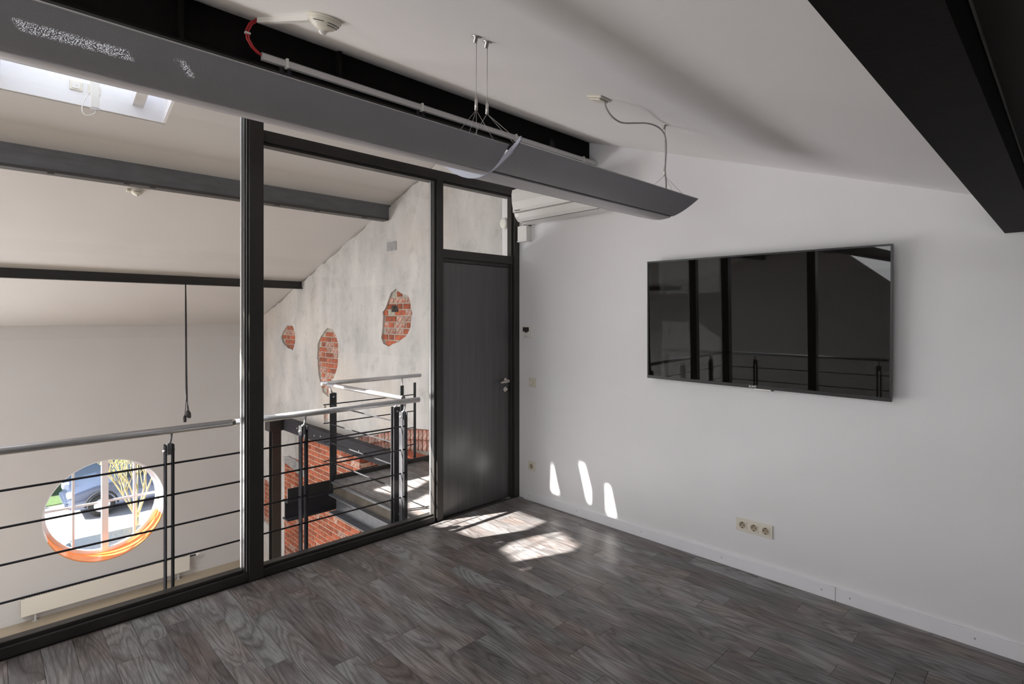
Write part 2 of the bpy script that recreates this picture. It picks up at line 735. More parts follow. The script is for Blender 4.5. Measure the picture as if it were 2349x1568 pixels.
def up_floor(x, y, z=0.0):
    """where the sun's ray that ends at (x,y,z) passes the roof"""
    t = (4.974 - 0.324 * y - z) / (1 + 0.324 * -MY)
    yy = y - MY * t
    if yy < YR:
        t = (2.066 + 0.3375 * y - z) / (1 - 0.3375 * -MY)
        yy = y - MY * t
        return (x - MX * t, yy), 'n'
    return (x - MX * t, yy), 'f'


# ------------------------------------------------------------------ roof
far_holes, near_holes = [], []


def add_hole(pts):
    q = [up_floor(*p) for p in pts]
    for side, lst, ok in (('f', far_holes, lambda y: y >= YR), ('n', near_holes, lambda y: y <= YR)):
        if all(k == side for _, k in q):
            lst.append([p for p, _ in q])
            return
    # straddles the ridge: cut in two along the ridge line
    P = []
    n = len(pts)
    for i in range(n):
        P.append(q[i])
        if q[i][1] != q[(i + 1) % n][1]:
            a, b = Vector(pts[i]), Vector(pts[(i + 1) % n])
            lo, hi = 0.0, 1.0
            ka = q[i][1]
            for _ in range(30):
                mid = (lo + hi) / 2
                if up_floor(*a.lerp(b, mid))[1] == ka:
                    lo = mid
                else:
                    hi = mid
            p0 = up_floor(*a.lerp(b, lo))[0]
            P.append(((p0[0], YR), 'x'))
    f = [(x, y + 0.0004 if k == 'x' else y) for (x, y), k in P if k in 'fx']
    g = [(x, y - 0.0004 if k == 'x' else y) for (x, y), k in P if k in 'nx']
    if len(f) > 2:
        far_holes.append(f)
    if len(g) > 2:
        near_holes.append(g)


# added unseen roof holes, shaped to cast sun patches on landing, floor and wall
add_hole([(2.60, 4.53, 0), (2.80, 4.66, 0), (3.06, 4.68, 0), (3.60, 4.60, 0), (3.60, 4.35, 0), (3.15, 4.42, 0), (2.90, 4.30, 0), (2.66, 4.27, 0)])
add_hole([(2.56, 2.98, 0), (2.53, 3.24, 0), (2.47, 3.46, 0), (2.52, 3.68, 0), (2.53, 3.88, 0), (2.63, 4.01, 0), (2.99, 4.14, 0),
          (3.40, 4.10, 0), (3.70, 3.85, 0), (3.72, 3.30, 0), (3.45, 3.22, 0), (3.17, 3.22, 0), (3.17, 2.90, 0), (2.62, 2.86, 0)])
add_hole([(2.55, 2.77, 0), (2.68, 2.80, 0), (3.11, 2.72, 0), (3.02, 2.43, 0), (2.79, 2.39, 0), (2.47, 2.52, 0)])
add_hole([(2.44, 2.455, 0), (2.475, 2.47, 0), (2.52, 2.445, 0), (2.49, 2.41, 0)])
add_hole([(XW, 3.075, .37), (XW, 3.085, .11), (XW, 2.995, .10), (XW, 3.04, .24)])
add_hole([(XW, 2.79, .42), (XW, 2.735, .42), (XW, 2.635, .11), (XW, 2.70, .11)])
add_hole([(XW, 2.525, .30), (XW, 2.49, .30), (XW, 2.43, .06), (XW, 2.515, .07)])
# added ceiling slots, cut so the sun lights the hanging fitting from behind


def slot(x0, x1, y0, y1):
    q = []
    for x, y in ((x0, y0), (x1, y0), (x1, y1), (x0, y1)):
        z = 2.135
        t = (2.066 + 0.3375 * y - z) / (1 + 0.3375 * MY)
        q.append((x - MX * t, y - MY * t))
    near_holes.append(q)


slot(0.02, 0.235, 1.378, 1.415)
slot(0.262, 0.282, 1.365, 1.415)
slot(0.30, 0.35, 1.365, 1.415)

SX0, SX1, SY0, SY1 = -0.02, 1.12, 4.45, 5.37      # roof light in view
far_holes.append([(SX0 - .02, SY0 - .02), (SX1 + .02, SY0 - .02), (SX1 + .02, SY1 + .02), (SX0 - .02, SY1 + .02)])
roof_near = sheet([(-9, -2.4), (3.95, -2.4), (3.95, YR), (-9, YR)], near_holes,
                  lambda u, v: V(u, v, zn(v)), V(0, 0, 0.03))
struct('ceiling', roof_near, 'ceiling_white', 'white sloping ceiling rising from the dark beam at right to the ridge', 'ceiling')
roof_far = sheet([(-9, YR), (3.95, YR), (3.95, 11.4), (-9, 11.4)], far_holes,
                 lambda u, v: V(u, v, zf(v)), V(0, 0, 0.03))
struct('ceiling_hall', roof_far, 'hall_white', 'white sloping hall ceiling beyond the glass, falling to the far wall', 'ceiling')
bm = B()
bx(bm, -9, 3.95, -2.4, 0.116, 0, 0.012)
for v in bm.verts:
    v.co.z += zn(v.co.y) - 0.014
struct('ceiling_panel', bm, 'panel_dark', 'dark grey ceiling strip right of the black beam', 'ceiling')

# roof-light shaft
sk = sthing('window_1', 'white roof light shaft with bars in the hall ceiling', 'skylight', (0.33, 4.9, 3.4))
top = 3.78
bm = bmesh.new()
for (xa, xb, ya, yb) in ((SX0 - .02, SX0, SY0, SY1), (SX1, SX1 + .02, SY0, SY1)):
    prism(bm, [(ya, zf(ya)), (yb, zf(yb)), (yb, top), (ya, top)], 'x', xa, xb)
obj('side_reveal', bm, 'trim_white', sk)
bm = bmesh.new()
bx(bm, SX0 - .02, SX1 + .02, SY1, SY1 + .02, zf(SY1), top)
obj('lower_reveal', bm, 'trim_white', sk)
bm = bmesh.new()
bx(bm, SX0 - .02, SX1 + .02, SY0 - .02, SY0, zf(SY0), top)
obj('upper_reveal', bm, 'trim_white', sk)
obj('cover', B((SX0 - .04, SX1 + .04, SY0 - .04, SY1 + .04, top, top + .02)), 'trim_white', sk)  # opaque lid in place of glazing, added to keep the sun out
for xb in (0.035, 0.905):
    bm = bmesh.new()
    prism(bm, [(SY0, zf(SY0) + .09), (SY1, zf(SY1) + .09), (SY1, zf(SY1) + .20), (SY0, zf(SY0) + .20)], 'x', xb, xb + .08)
    obj('glazing_bar', bm, 'trim_white', sk, 0.003)

# ------------------------------------------------------------------ walls
struct('wall_right', B((XW, XG, -2.4, 3.69, -0.3, 3.6)), 'wall_white', 'white side wall that carries the television', 'wall')
struct('wall_back', B((-9, 3.95, -2.4, -2.2, ZL, 1.6)), 'wall_white', 'white wall behind the viewer', 'wall')
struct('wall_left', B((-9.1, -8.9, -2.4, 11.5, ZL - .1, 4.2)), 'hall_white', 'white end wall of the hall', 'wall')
struct('floor_hall', B((-9, 3.95, -2.4, 11.3, ZL - .1, ZL)), 'beige_floor', 'beige hall floor one storey below', 'floor')

# far wall with the round opening
WX, WZ, WR = 1.49, -1.47, 0.80
circ = [(WX + WR * math.cos(2 * PI * k / 64), WZ + WR * math.sin(2 * PI * k / 64)) for k in range(64)]
fw = sheet([(-9, ZL - .1), (4.2, ZL - .1), (4.2, 1.7), (-9, 1.7)], [circ], lambda u, v: V(u, YF, v), V(0, 0.48, 0))
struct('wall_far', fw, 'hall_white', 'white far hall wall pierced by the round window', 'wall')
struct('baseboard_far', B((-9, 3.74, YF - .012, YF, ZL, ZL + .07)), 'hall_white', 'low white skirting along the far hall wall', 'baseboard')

# mezzanine slab and floor
fl = struct('floor', B((-1.02, XW, -2.2, 3.58, -0.28, -0.005)), 'panel_dark', 'grey wood-look plank floor of the room', 'floor')
PW = 0.1187
plank_meshes = {}


def plank(x, y0, y1, parent, PW=0.1187):
    L = (round(y1 - y0, 3), round(PW, 3))
    if L not in plank_meshes:
        b = bmesh.new()
        g = 0.0008
        vs = bx(b, -PW / 2 + g, PW / 2 - g, -L[0] / 2 + g, L[0] / 2 - g, -0.004, 0.0)
        me = bpy.data.meshes.new('plank')
        bmesh.ops.recalc_face_normals(b, faces=b.faces)
        b.to_mesh(me)
        b.free()
        me.materials.append(MAT['grey_oak'])
        plank_meshes[L] = me
    o = bpy.data.objects.new('plank', plank_meshes[L])
    COL.objects.link(o)
    o.parent = parent
    o.location = (x, (y0 + y1) / 2, 0.0)
    return o


rg = random.Random(11)
x = 0.335 - PW * 9
row = 0
while x < XW - 0.01:
    xc = x + PW / 2
    y = 3.465
    first = 0.2 + 0.1 * rg.randint(0, 7)
    L = first
    while y > (0.1 if x > 0.2 else 0.6) - 0.5:
        y0 = y - L
        if x + PW > XW:
            plank((x + XW) / 2, y0, y, fl, XW - x)
        else:
            plank(xc, y0, y, fl)
        y = y0
        L = 0.9
    x += PW
    row += 1
obj('floor_underlay', B((-1.02, -0.74, 0.3, 3.40, -0.005, 0.0)), 'panel_dark', fl)

bb = sthing('baseboard_right', 'white skirting board along the television wall', 'baseboard', (XW, 1.5, 0))
for (y0, y1) in ((0.945, 3.40), (-2.2, 0.943)):
    p = obj('board', B((XW - .017, XW, y0, y1, 0, .075)), 'trim_white', bb, 0.002)
    ys = [y0 + .07, y1 - .07] + [y1 - .6 * k for k in range(1, 4) if y1 - .6 * k > y0 + .2]
    for yy in ys:
        if yy > -0.3:
            obj('screw', lathe(bmesh.new(), [(0, .0), (.004, .0), (.004, .0015), (0, .002)], 8,
                               Matrix.Translation((XW - .0172, yy, .042)) @ Matrix.Rotation(-PI / 2, 4, 'Y')), 'wire', p)

# ------------------------------------------------------------------ glass partition in front
gp = sthing('window_2', 'black steel glass partition between the room and the hall', 'glass wall', (1.3, YG, 0))
F = 'black_frame'
obj('column', B((1.172, 1.257, YG - .03, YG + .07, 0, 3.27)), F, gp, 0.003)
obj('column_rebate', B((1.150, 1.172, YG - .012, YG + .06, 0.05, 3.27)), F, gp, 0.002)
obj('glazing_bead', B((1.146, 1.150, YG + .030, YG + .05, 0.07, 3.27)), 'alu', gp)
obj('glazing_bead', B((1.160, 1.1635, YG - .0135, YG - .012, 0.06, 3.27)), 'alu', gp)
bm = B((-0.90, 1.172, YG - .02, YG + .07, 0.0, 0.052), (-0.80, 1.15, YG + .005, YG + .06, 0.052, 0.070))
obj('bottom_rail', bm, F, gp, 0.002)
bm = B((1.257, 2.553, YG - .02, YG + .07, 0.0, 0.045), (1.257, 2.553, YG + .005, YG + .06, 0.045, 0.060))
obj('bottom_rail', bm, F, gp, 0.002)
bm = B((1.257, 3.40, YG - .02, YG + .07, 2.672, 2.742), (1.257, 3.40, YG + .0, YG + .07, 2.655, 2.672))
obj('head_rail', bm, F, gp, 0.002)
obj('mullion', B((2.572, 2.632, YG - .02, YG + .07, 0.0, 2.672)), F, gp, 0.002)
obj('mullion_rebate', B((2.553, 2.572, YG - .004, YG + .06, 0.045, 2.655)), F, gp, 0.001)
obj('glazing_bead', B((2.549, 2.553, YG + .036, YG + .05, 0.06, 2.655)), 'alu', gp)
obj('transom', B((2.632, 3.40, YG - .02, YG + .07, 2.065, 2.133), (2.632, 3.40, YG, YG + .07, 2.035, 2.065)), F, gp, 0.002)
obj('jamb', B((3.405, XW, YG - .035, YG + .045, 0, 2.742), (3.385, 3.405, YG - .012, YG + .04, 0, 2.742)), F, gp, 0.002)
obj('upper_post', B((3.395, XW, YG - .0, YG + .05, 2.742, 3.26)), 'wall_white', gp)
obj('glass_pane', B((-0.90, 1.150, YG + .028, YG + .036, 0.060, 3.27)), 'glass', gp)
obj('glass_pane', B((1.257, 2.553, YG + .028, YG + .036, 0.055, 2.66)), 'glass', gp)
obj('glass_pane', B((2.632, 3.385, YG + .028, YG + .036, 2.133, 2.66)), 'glass', gp)
obj('glass_pane', B((1.257, 3.395, YG + .028, YG + .036, 2.742, 3.26)), 'glass', gp)
# corner columns of the side partition (seen mirrored in the television)
g2 = sthing('window_3', 'black steel glass partition on the left side, out of view', 'glass wall', (-0.78, 1.5, 0))
obj('column', B((-1.0, -0.90, YG - .03, YG + .07, 0, 3.24)), F, g2)
obj('column', B((-0.04, 0.035, YG - .02, YG + .07, 0.055, 3.24)), F, gp)
obj('column', B((-1.0, -0.90, 2.33, 2.43, 0, 2.84)), F, g2)
obj('column', B((-1.0, -0.90, 0.6, 0.7, 0, 2.26)), F, g2)
obj('bottom_rail', B((-0.99, -0.91, -2.2, YG, 0, 0.08)), F, g2)
obj('glass_pane', B((-0.96, -0.954, 0.0, YG, 0.08, 2.04)), 'glass', g2)

# ------------------------------------------------------------------ door
dr = sthing('door_1', 'dark grey wood-grained door beside the white wall', 'door', (3.0, YG, 0))
lf = obj('leaf', B((2.634, 3.384, YG + .012, YG + .055, 0.006, 2.034)), 'door_veneer', dr, 0.002)
h = lathe(bmesh.new(), [(0, 0), (.026, 0), (.026, .006), (.023, .010), (.010, .011), (.010, .045), (0, .045)], 24,
          Matrix.Translation((3.338, YG + .012, 1.040)) @ Matrix.Rotation(PI / 2, 4, 'X'))
tube(h, [(3.340, YG - .030, 1.036), (3.325, YG - .038, 1.034), (3.23, YG - .040, 1.032)], .0095, 12)
obj('door_handle', h, 'satin_nickel', lf)
ck = lathe(bmesh.new(), [(0, 0), (.026, 0), (.026, .006), (.022, .010), (.012, .011), (.012, .020), (0, .020)], 24,
           Matrix.Translation((3.335, YG + .012, 0.962)) @ Matrix.Rotation(PI / 2, 4, 'X'))
bx(ck, 3.332, 3.338, YG - .012, YG - .008, .953, .972)
obj('lock_escutcheon', ck, 'satin_nickel', lf)
obj('threshold_gap', B((2.634, 3.384, YG + .02, YG + .05, 0.0, 0.005)), 'dark_hole', dr)

# ------------------------------------------------------------------ ceiling beams
pb = thing('steel_roof_beam', 'black steel I-beam across the room ceiling above the hanging light', 'beam', (1.3, 2.69, 2.72))
obj('steel_section', beam_i(-9, XW, 2.69, 2.752, 2.985, 0.12), 'beam_dark', pb)
for xs in (0.615, 1.33):
    obj('stiffener', B((xs, xs + .012, 2.632, 2.685, 2.765, 2.962)), 'beam_dark', pb)
obj('web_hole', lathe(bmesh.new(), [(0, 0), (.032, 0), (.032, .004), (0, .004)], 20,
                      Matrix.Translation((3.02, 2.6845, 2.85)) @ Matrix.Rotation(PI / 2, 4, 'X') @ Matrix.Scale(1.6, 4, (0, 1, 0))), 'dark_hole', pb)
pb2 = thing('steel_roof_beam', 'broad black steel beam at the upper right corner', 'beam', (1.3, 0.175, 1.98))
obj('steel_section', beam_i(-9, XW, 0.176, 1.985, 2.12, 0.12), 'beam_dark', pb2)
obj('web_casing', B((-0.7, XW, 0.125, 0.228, 1.998, 2.10)), 'beam_dark', pb2)
pb3 = thing('steel_roof_beam', 'grey-blue steel beam crossing the hall below the roof light', 'beam', (0, 6.05, 2.82))
obj('steel_section', B((-9, XG + .05, 6.05, 6.14, 2.838, 3.062)), 'blue_steel', pb3)
obj('flange', B((-9, XG - .02, 6.02, 6.15, 2.812, 2.838)), 'black_steel', pb3, 0.003)
for xs in (0.42, 0.95, 1.15, 2.3, 2.75, 3.35):
    obj('clip', B((xs, xs + .045, 6.012, 6.06, 2.800, 2.813)), 'black_steel', pb3)
pb4 = thing('steel_roof_beam', 'thin black steel beam low on the hall ceiling with cables hanging from it', 'beam', (0, 8.6, 2.05))
obj('steel_section', beam_i(-9, XG + .02, 8.65, 2.055, 2.20, 0.10), 'black_steel', pb4)

# trunking on the big beam
ct = thing('cable_trunking', 'thin white cable trunking clipped along the black ceiling beam', 'trunking', (2.2, 2.62, 2.79))
bm = bmesh.new()
prism(bm, [(2.606, 2.775), (2.628, 2.775), (2.628, 2.812), (2.618, 2.812), (2.606, 2.803)], 'x', 0.938, 3.455)
obj('channel', bm, 'alu', ct, 0.001)
for i, xc in enumerate((1.053, 1.825, 2.58, 3.30)):
    obj('clip', B((xc - .006, xc + .006, 2.604, 2.632, 2.771, 2.815)), 'plastic_white', ct, 0.001)
    if i < 2:
        bm = B((xc - .028, xc - .012, 2.622, 2.630, 2.738, 2.775), (xc + .008, xc + .024, 2.622, 2.630, 2.738, 2.775),
               (xc - .028, xc + .024, 2.618, 2.640, 2.738, 2.751))
        obj('clamp', bm, 'rail_dark', ct)
rc = thing('fire_alarm_cable', 'red cable looping from the ceiling channel to the white trunking', 'cable', (0.92, 2.57, 2.9))
for k, dx in enumerate((0, .010)):
    obj('strand', T([(0.905 + dx, 2.575, 2.935), (0.880 + dx, 2.60, 2.915), (0.868 + dx, 2.61, 2.885), (0.872 + dx, 2.615, 2.85),
                     (0.893 + dx, 2.618, 2.82), (0.918 + dx, 2.618, 2.802), (0.945, 2.618, 2.795)], .0048, 8), 'red_cable', rc)
obj('cable_tie', B((0.862, 0.886, 2.604, 2.618, 2.868, 2.876)), 'plastic_white', rc)

# ------------------------------------------------------------------ things on the sloping ceiling
TILT = math.atan(0.3375)


def ceil_thing(name, label, cat, x, y, slope=TILT, z=None, rz=0):
    t = thing(name, label, cat, (x, y, z if z is not None else zn(y)), local=True)
    t.rotation_euler = (slope, 0, 0)
    return t


sd = ceil_thing('smoke_detector', 'white dome smoke detector on the room ceiling beside the black beam', 'smoke detector', 0.966, 2.035)
obj('base', lathe(bmesh.new(), [(0, 0), (.064, 0), (.064, -.012), (0, -.012)], 36), 'smoke_plastic', sd)
obj('dome', lathe(bmesh.new(), [(.061, -.012), (.060, -.018), (.052, -.028), (.038, -.040), (.018, -.050), (0, -.051)], 36), 'smoke_plastic', sd)
obj('sensor_tip', lathe(bmesh.new(), [(.017, -.049), (.014, -.058), (.006, -.064), (0, -.065)], 20), 'opal', sd)
for a0, a1, zz, rr_ in ((-1.75, -0.95, -.0245, .0555), (-1.7, -1.0, -.0325, .048), (-0.78, -0.30, -.0245, .0555), (-0.78, -0.35, -.0325, .048),
                        (-2.75, -2.0, -.0245, .0555), (0, .7, -.0245, .0555), (1, 1.7, -.0245, .0555)):
    obj('slot', T([(rr_ * math.cos(a0 + (a1 - a0) * k / 8), rr_ * math.sin(a0 + (a1 - a0) * k / 8), zz) for k in range(9)], .0014, 5), 'dark_hole', sd)
cc = ceil_thing('cable_channel', 'short white cable channel on the ceiling from smoke detector to beam', 'trunking', 0.92, 2.33)
cc.rotation_euler = (TILT, 0, 0.0)
bm = B((-.013, .013, -.255, .225, -.022, 0))
bmesh.ops.rotate(bm, verts=bm.verts, cent=(0, 0, 0), matrix=Matrix.Rotation(math.radians(4), 3, 'Z'))
obj('channel', bm, 'plastic_white', cc, 0.002)

rose = ceil_thing('ceiling_rose', 'cream square ceiling outlet with a grey flex', 'ceiling rose', 1.975, 1.475)
obj('plate', B((-.04, .04, -.04, .04, -.010, 0)), 'plastic_cream', rose, 0.003)
obj('cover', PR([(-.032, -.032), (.032, -.032), (.032, .032), (-.032, .032)], 'z', -.018, -.010), 'plastic_cream', rose, 0.004)

# ------------------------------------------------------------------ hanging light fittings
ZLb = 2.100


def wing(y0, y1, yc, zb, ze, n=18, t=0.006):
    up, lo = [], []
    for i in range(n + 1):
        y = y0 + (y1 - y0) * i / n
        s = (y - yc) / ((y0 - yc) if y < yc else (y1 - yc))
        z = zb + (ze - zb) * abs(s) ** 1.9
        lo.append((y, z))
        up.append((y, z + t))
    return lo, up


def shell(bm, y0, y1, yc, zb, ze, x0, x1, ya, yb, t=0.006):
    lo, up = wing(y0, y1, yc, zb, ze, 80, t)
    lo2 = [p for p in lo if ya - 1e-6 <= p[0] <= yb + 1e-6]
    up2 = [p for p in up if ya - 1e-6 <= p[0] <= yb + 1e-6]
    A = [bm.verts.new((x0, y, z)) for y, z in lo2]
    C = [bm.verts.new((x1, y, z)) for y, z in lo2]
    for i in range(len(A) - 1):
        bm.faces.new((A[i], A[i + 1], C[i + 1], C[i])).smooth = True
    return bm


def hanging_light(label, x0, x1, y0, y1, yc, anchors, capx):
    t = thing('hanging_light', label, 'ceiling light', ((x0 + x1) / 2, yc, ZLb), group='long hanging light fittings')
    bm = bmesh.new()
    shell(bm, y0, y1, yc, ZLb, ZLb + .076, x0, x1, y0, 1.449)
    shell(bm, y0, y1, yc, ZLb, ZLb + .076, x0, x1, 2 * yc - 1.449, y1)
    o = obj('perforated_shade', bm, 'lamp_shell', t)
    bm = bmesh.new()
    lo, up = wing(y0, y1, yc, ZLb, ZLb + .076, 80, .006)
    l2 = [p for p in lo if 1.455 <= p[0] <= 2 * yc - 1.455]
    u2 = [(p[0], p[1] + .03) for p in l2]
    prism(bm, l2 + u2[::-1], 'x', x0, x1)
    obj('centre_strip', bm, 'lamp_strip', t)
    for ye in (y0, y1):
        obj('edge_bead', T([(x0, ye, ZLb + .077), (x1, ye, ZLb + .077)], .002, 6), 'lamp_strip', t)
    for ya in (1.446, 2 * yc - 1.458):
        obj('groove', B((x0, x1, ya, ya + .012, ZLb + .010, ZLb + .016)), 'dark_hole', t)
    obj('gear_tray', B((x0 + .03, x1 - .03, 1.46, 2 * yc - 1.46, ZLb + .02, ZLb + .065)), 'lamp_strip', t)
    if capx is not None:
        lo, up = wing(y0 - .010, y1 + .010, yc, ZLb - .004, ZLb + .082, 36, .014)
        bm = PR(lo + [(p[0], p[1] + .02 * max(0, 1 - abs(p[0] - yc) / .21)) for p in up][::-1], 'x', capx, capx + .006)
        obj('end_cap', bm, 'end_cap', t)
    for (ax, feet) in anchors:
        ay = 1.43
        az = zn(ay)
        M = Matrix.Translation((ax, ay, az)) @ Matrix.Rotation(TILT, 4, 'X')
        a = obj('ceiling_anchor', lathe(bmesh.new(), [(0, 0), (.016, 0), (.016, -.003), (.0065, -.004), (.0065, -.022), (0, -.022)], 20, M), 'satin_nickel', t)
        obj('suspension_wire', T([(ax, ay, az - .02), (ax, ay + .002, 2.335)], .0011, 6), 'wire', t)
        obj('gripper', lathe(bmesh.new(), [(0, .018), (.0028, .018), (.0032, .008), (.0055, .006), (.0055, -.028), (0, -.030)], 12,
                             Matrix.Translation((ax, ay + .002, 2.325))), 'satin_nickel', t)
        bm = bmesh.new()
        for fx, fy in feet:
            s = (fy - yc) / ((y0 - yc) if fy < yc else (y1 - yc))
            tube(bm, [(ax, ay + .002, 2.297), (fx, fy, ZLb + .076 * abs(s) ** 1.9 + .004)], .0009, 5)
        obj('bridle_wires', bm, 'wire', t)
    return t


hanging_light('near long hanging light with dark grey shade, running out of the picture at left',
              -0.85, 1.300, 1.352, 1.602, 1.477, [(1.222, [(1.172, 1.37), (1.272, 1.37), (1.172, 1.58), (1.272, 1.58)])], None)
hanging_light('far long hanging light with dark grey shade, ending before the white wall',
              1.312, 2.56, 1.308, 1.712, 1.51, [(1.272, [(1.325, 1.33), (1.395, 1.33), (1.330, 1.69)]),
                                             (2.455, [(2.405, 1.34), (2.555, 1.34), (2.49, 1.69)])], 1.303)
fx = thing('flex_cable', 'grey flex drooping from the cream ceiling outlet down to the far hanging light', 'cable', (2.2, 1.45, 2.5))


def smooth(pts, n=6):
    P = [Vector(p) for p in pts]
    P = [P[0] * 2 - P[1]] + P + [P[-1] * 2 - P[-2]]
    out = []
    for i in range(1, len(P) - 2):
        for k in range(n):
            t = k / n
            a, b, c, d = P[i - 1], P[i], P[i + 1], P[i + 2]
            out.append(0.5 * ((2 * b) + (c - a) * t + (2 * a - 5 * b + 4 * c - d) * t * t + (3 * b - a - 3 * c + d) * t ** 3))
    out.append(P[-2])
    return out


obj('flex', T(smooth([(1.985, 1.452, 2.545), (1.99, 1.449, 2.515), (2.03, 1.446, 2.485), (2.10, 1.443, 2.475), (2.20, 1.440, 2.497),
                      (2.30, 1.437, 2.520), (2.38, 1.434, 2.525), (2.435, 1.432, 2.512), (2.457, 1.428, 2.480), (2.462, 1.428, 2.42),
                      (2.452, 1.428, 2.33), (2.447, 1.42, 2.26), (2.447, 1.42, 2.185)]), .0038, 8), 'grey_cable', fx)

# ------------------------------------------------------------------ television
tv = thing('television', 'large black flat television mounted slightly crooked on the white wall', 'television', (3.395, 1.392, 1.568), local=True)
HW, HH = .7255, .410
obj('housing', B((.002, .022, -HW, HW, -HH, HH)), 'tv_frame', tv, 0.002)
obj('rear_case', B((.022, .05, -HW + .12, HW - .12, -HH + .1, HH - .16)), 'tv_frame', tv, 0.004)
obj('wall_bracket', B((.05, .062, -.25, .25, -.15, .12)), 'black_steel', tv)
bm = bmesh.new()
for b in ((-HW, HW, HH - .010, HH), (-HW, HW, -HH, -HH + .020)):
    bx(bm, -.001, .002, b[0], b[1], b[2], b[3])
for b in ((-HW, -HW + .009), (HW - .009, HW)):
    bx(bm, -.001, .002, b[0], b[1], -HH + .020, HH - .010)
obj('bezel', bm, 'tv_frame', tv)
obj('screen', B((.0005, .002, -HW + .009, HW - .009, -HH + .020, HH - .010)), 'tv_screen', tv)
obj('status_bar', B((0.0, .012, -.12, -.02, -HH - .006, -HH)), 'satin_nickel', tv)
obj('status_bar_end', B((0.0, .012, -.135, -.12, -HH - .007, -HH)), 'tv_frame', tv)
Mt = Matrix(((0, 0, -1, -.0016), (-1, 0, 0, -.012), (0, 1, 0, -HH + .0105), (0, 0, 0, 1)))
text('logo', 'SONY', .017, 'text_white', tv, Mt, bold=True)
tv.rotation_euler = (0.0098, -0.016, 0)

# ------------------------------------------------------------------ air conditioner
ac = thing('air_conditioner', 'white wall-mounted air conditioner above the door jamb, half hidden by the hanging light', 'air conditioner', (XW, 2.87, 2.38))
prof = [(XW, 2.402), (XW - .05, 2.392), (XW - .17, 2.405), (XW - .205, 2.440), (XW - .218, 2.475), (XW - .232, 2.56), (XW - .236, 2.63), (XW - .228, 2.664), (XW - .205, 2.678), (XW, 2.678)]
obj('body', PR(prof, 'y', 2.43, 3.315), 'plastic_white', ac, 0.004)
fp = PR([(XW - .2195, 2.478), (XW - .2385, 2.56), (XW - .2420, 2.63), (XW - .2330, 2.667), (XW - .2250, 2.667), (XW - .2250, 2.478)], 'y', 2.425, 3.320)
obj('front_panel', fp, 'plastic_white', ac, 0.004)
obj('louvre_gap', B((XW - .2225, XW - .19, 2.44, 3.31, 2.468, 2.4765)), 'grey_cable', ac)
lv = PR([(XW - .195, 2.4235), (XW - .2225, 2.466), (XW - .218, 2.468), (XW - .19, 2.425)], 'y', 2.47, 3.27)
prism(lv, [(XW - .195, 2.4235), (XW - .172, 2.4000), (XW - .168, 2.403), (XW - .19, 2.427)], 'y', 2.47, 3.27)
obj('louvre', lv, 'plastic_white', ac, 0.001)
obj('shadow_line', B((XW - .171, XW - .160, 2.47, 3.27, 2.3985, 2.4005)), 'text_dark', ac)
tx = Matrix(((0, -.25, -.97, XW - .2300 - .0015), (-1, 0, 0, 3.262), (0, .97, -.25, 2.489), (0, 0, 0, 1)))
Mo = Matrix.Translation(-Vector((XW, 2.87, 2.38)))
text('logo', 'Panasonic', .016, 'text_dark', ac, Mo @ tx, bold=True)
pd = thing('pipe_duct', 'short white pipe duct below the air conditioner at the door jamb', 'duct', (XW - .03, 3.37, 2.256))
obj('duct', B((XW - .062, XW - .001, 3.318, 3.428, 2.262, 2.392)), 'plastic_white', pd, 0.003)
obj('end_cap', B((XW - .066, XW - .001, 3.314, 3.432, 2.254, 2.262)), 'plastic_white', pd, 0.002)
obj('top_gap', B((XW - .058, XW - .004, 3.316, 3.36, 2.392, 2.400)), 'dark_hole', pd)

# ------------------------------------------------------------------ wall devices
th = thing('thermostat', 'white thermostat with black display on the wall beside the door', 'thermostat', (XW, 3.357, 1.47))
obj('back_plate', B((XW - .008, XW, 3.302, 3.415, 1.415, 1.530)), 'plastic_white', th, 0.002)
obj('body', B((XW - .022, XW - .008, 3.318, 3.410, 1.418, 1.515)), 'plastic_white', th, 0.003)
obj('display', B((XW - .0235, XW - .0218, 3.328, 3.402, 1.470, 1.508)), 'dark_hole', th)
obj('display_tab', B((XW - .0235, XW - .0218, 3.345, 3.378, 1.460, 1.470)), 'dark_hole', th)
obj('button', B((XW - .0245, XW - .022, 3.350, 3.370, 1.459, 1.464)), 'led_grey', th)
obj('logo_mark', B((XW - .0235, XW - .0218, 3.350, 3.374, 1.428, 1.431)), 'text_dark', th)


def frame_plate(t, yc, zc, w, h, hole, d=.009):
    bm = bmesh.new()
    bx(bm, XW - d, XW, yc - w / 2, yc - hole / 2, zc - h / 2, zc + h / 2)
    return bm


dm = thing('dimmer_switch', 'cream rotary dimmer switch on the wall beside the door handle', 'switch', (XW, 3.301, 1.028))
obj('frame', B((XW - .009, XW, 3.260, 3.342, .987, 1.069)), 'plastic_cream', dm, 0.003)
obj('inner_plate', B((XW - .012, XW - .009, 3.273, 3.329, 1.000, 1.056)), 'plastic_cream', dm, 0.001)
obj('knob', lathe(bmesh.new(), [(0, 0), (.021, 0), (.020, .012), (.018, .014), (0, .014)], 28,
                  Matrix.Translation((XW - .012, 3.301, 1.028)) @ Matrix.Rotation(-PI / 2, 4, 'Y')), 'plastic_cream', dm)


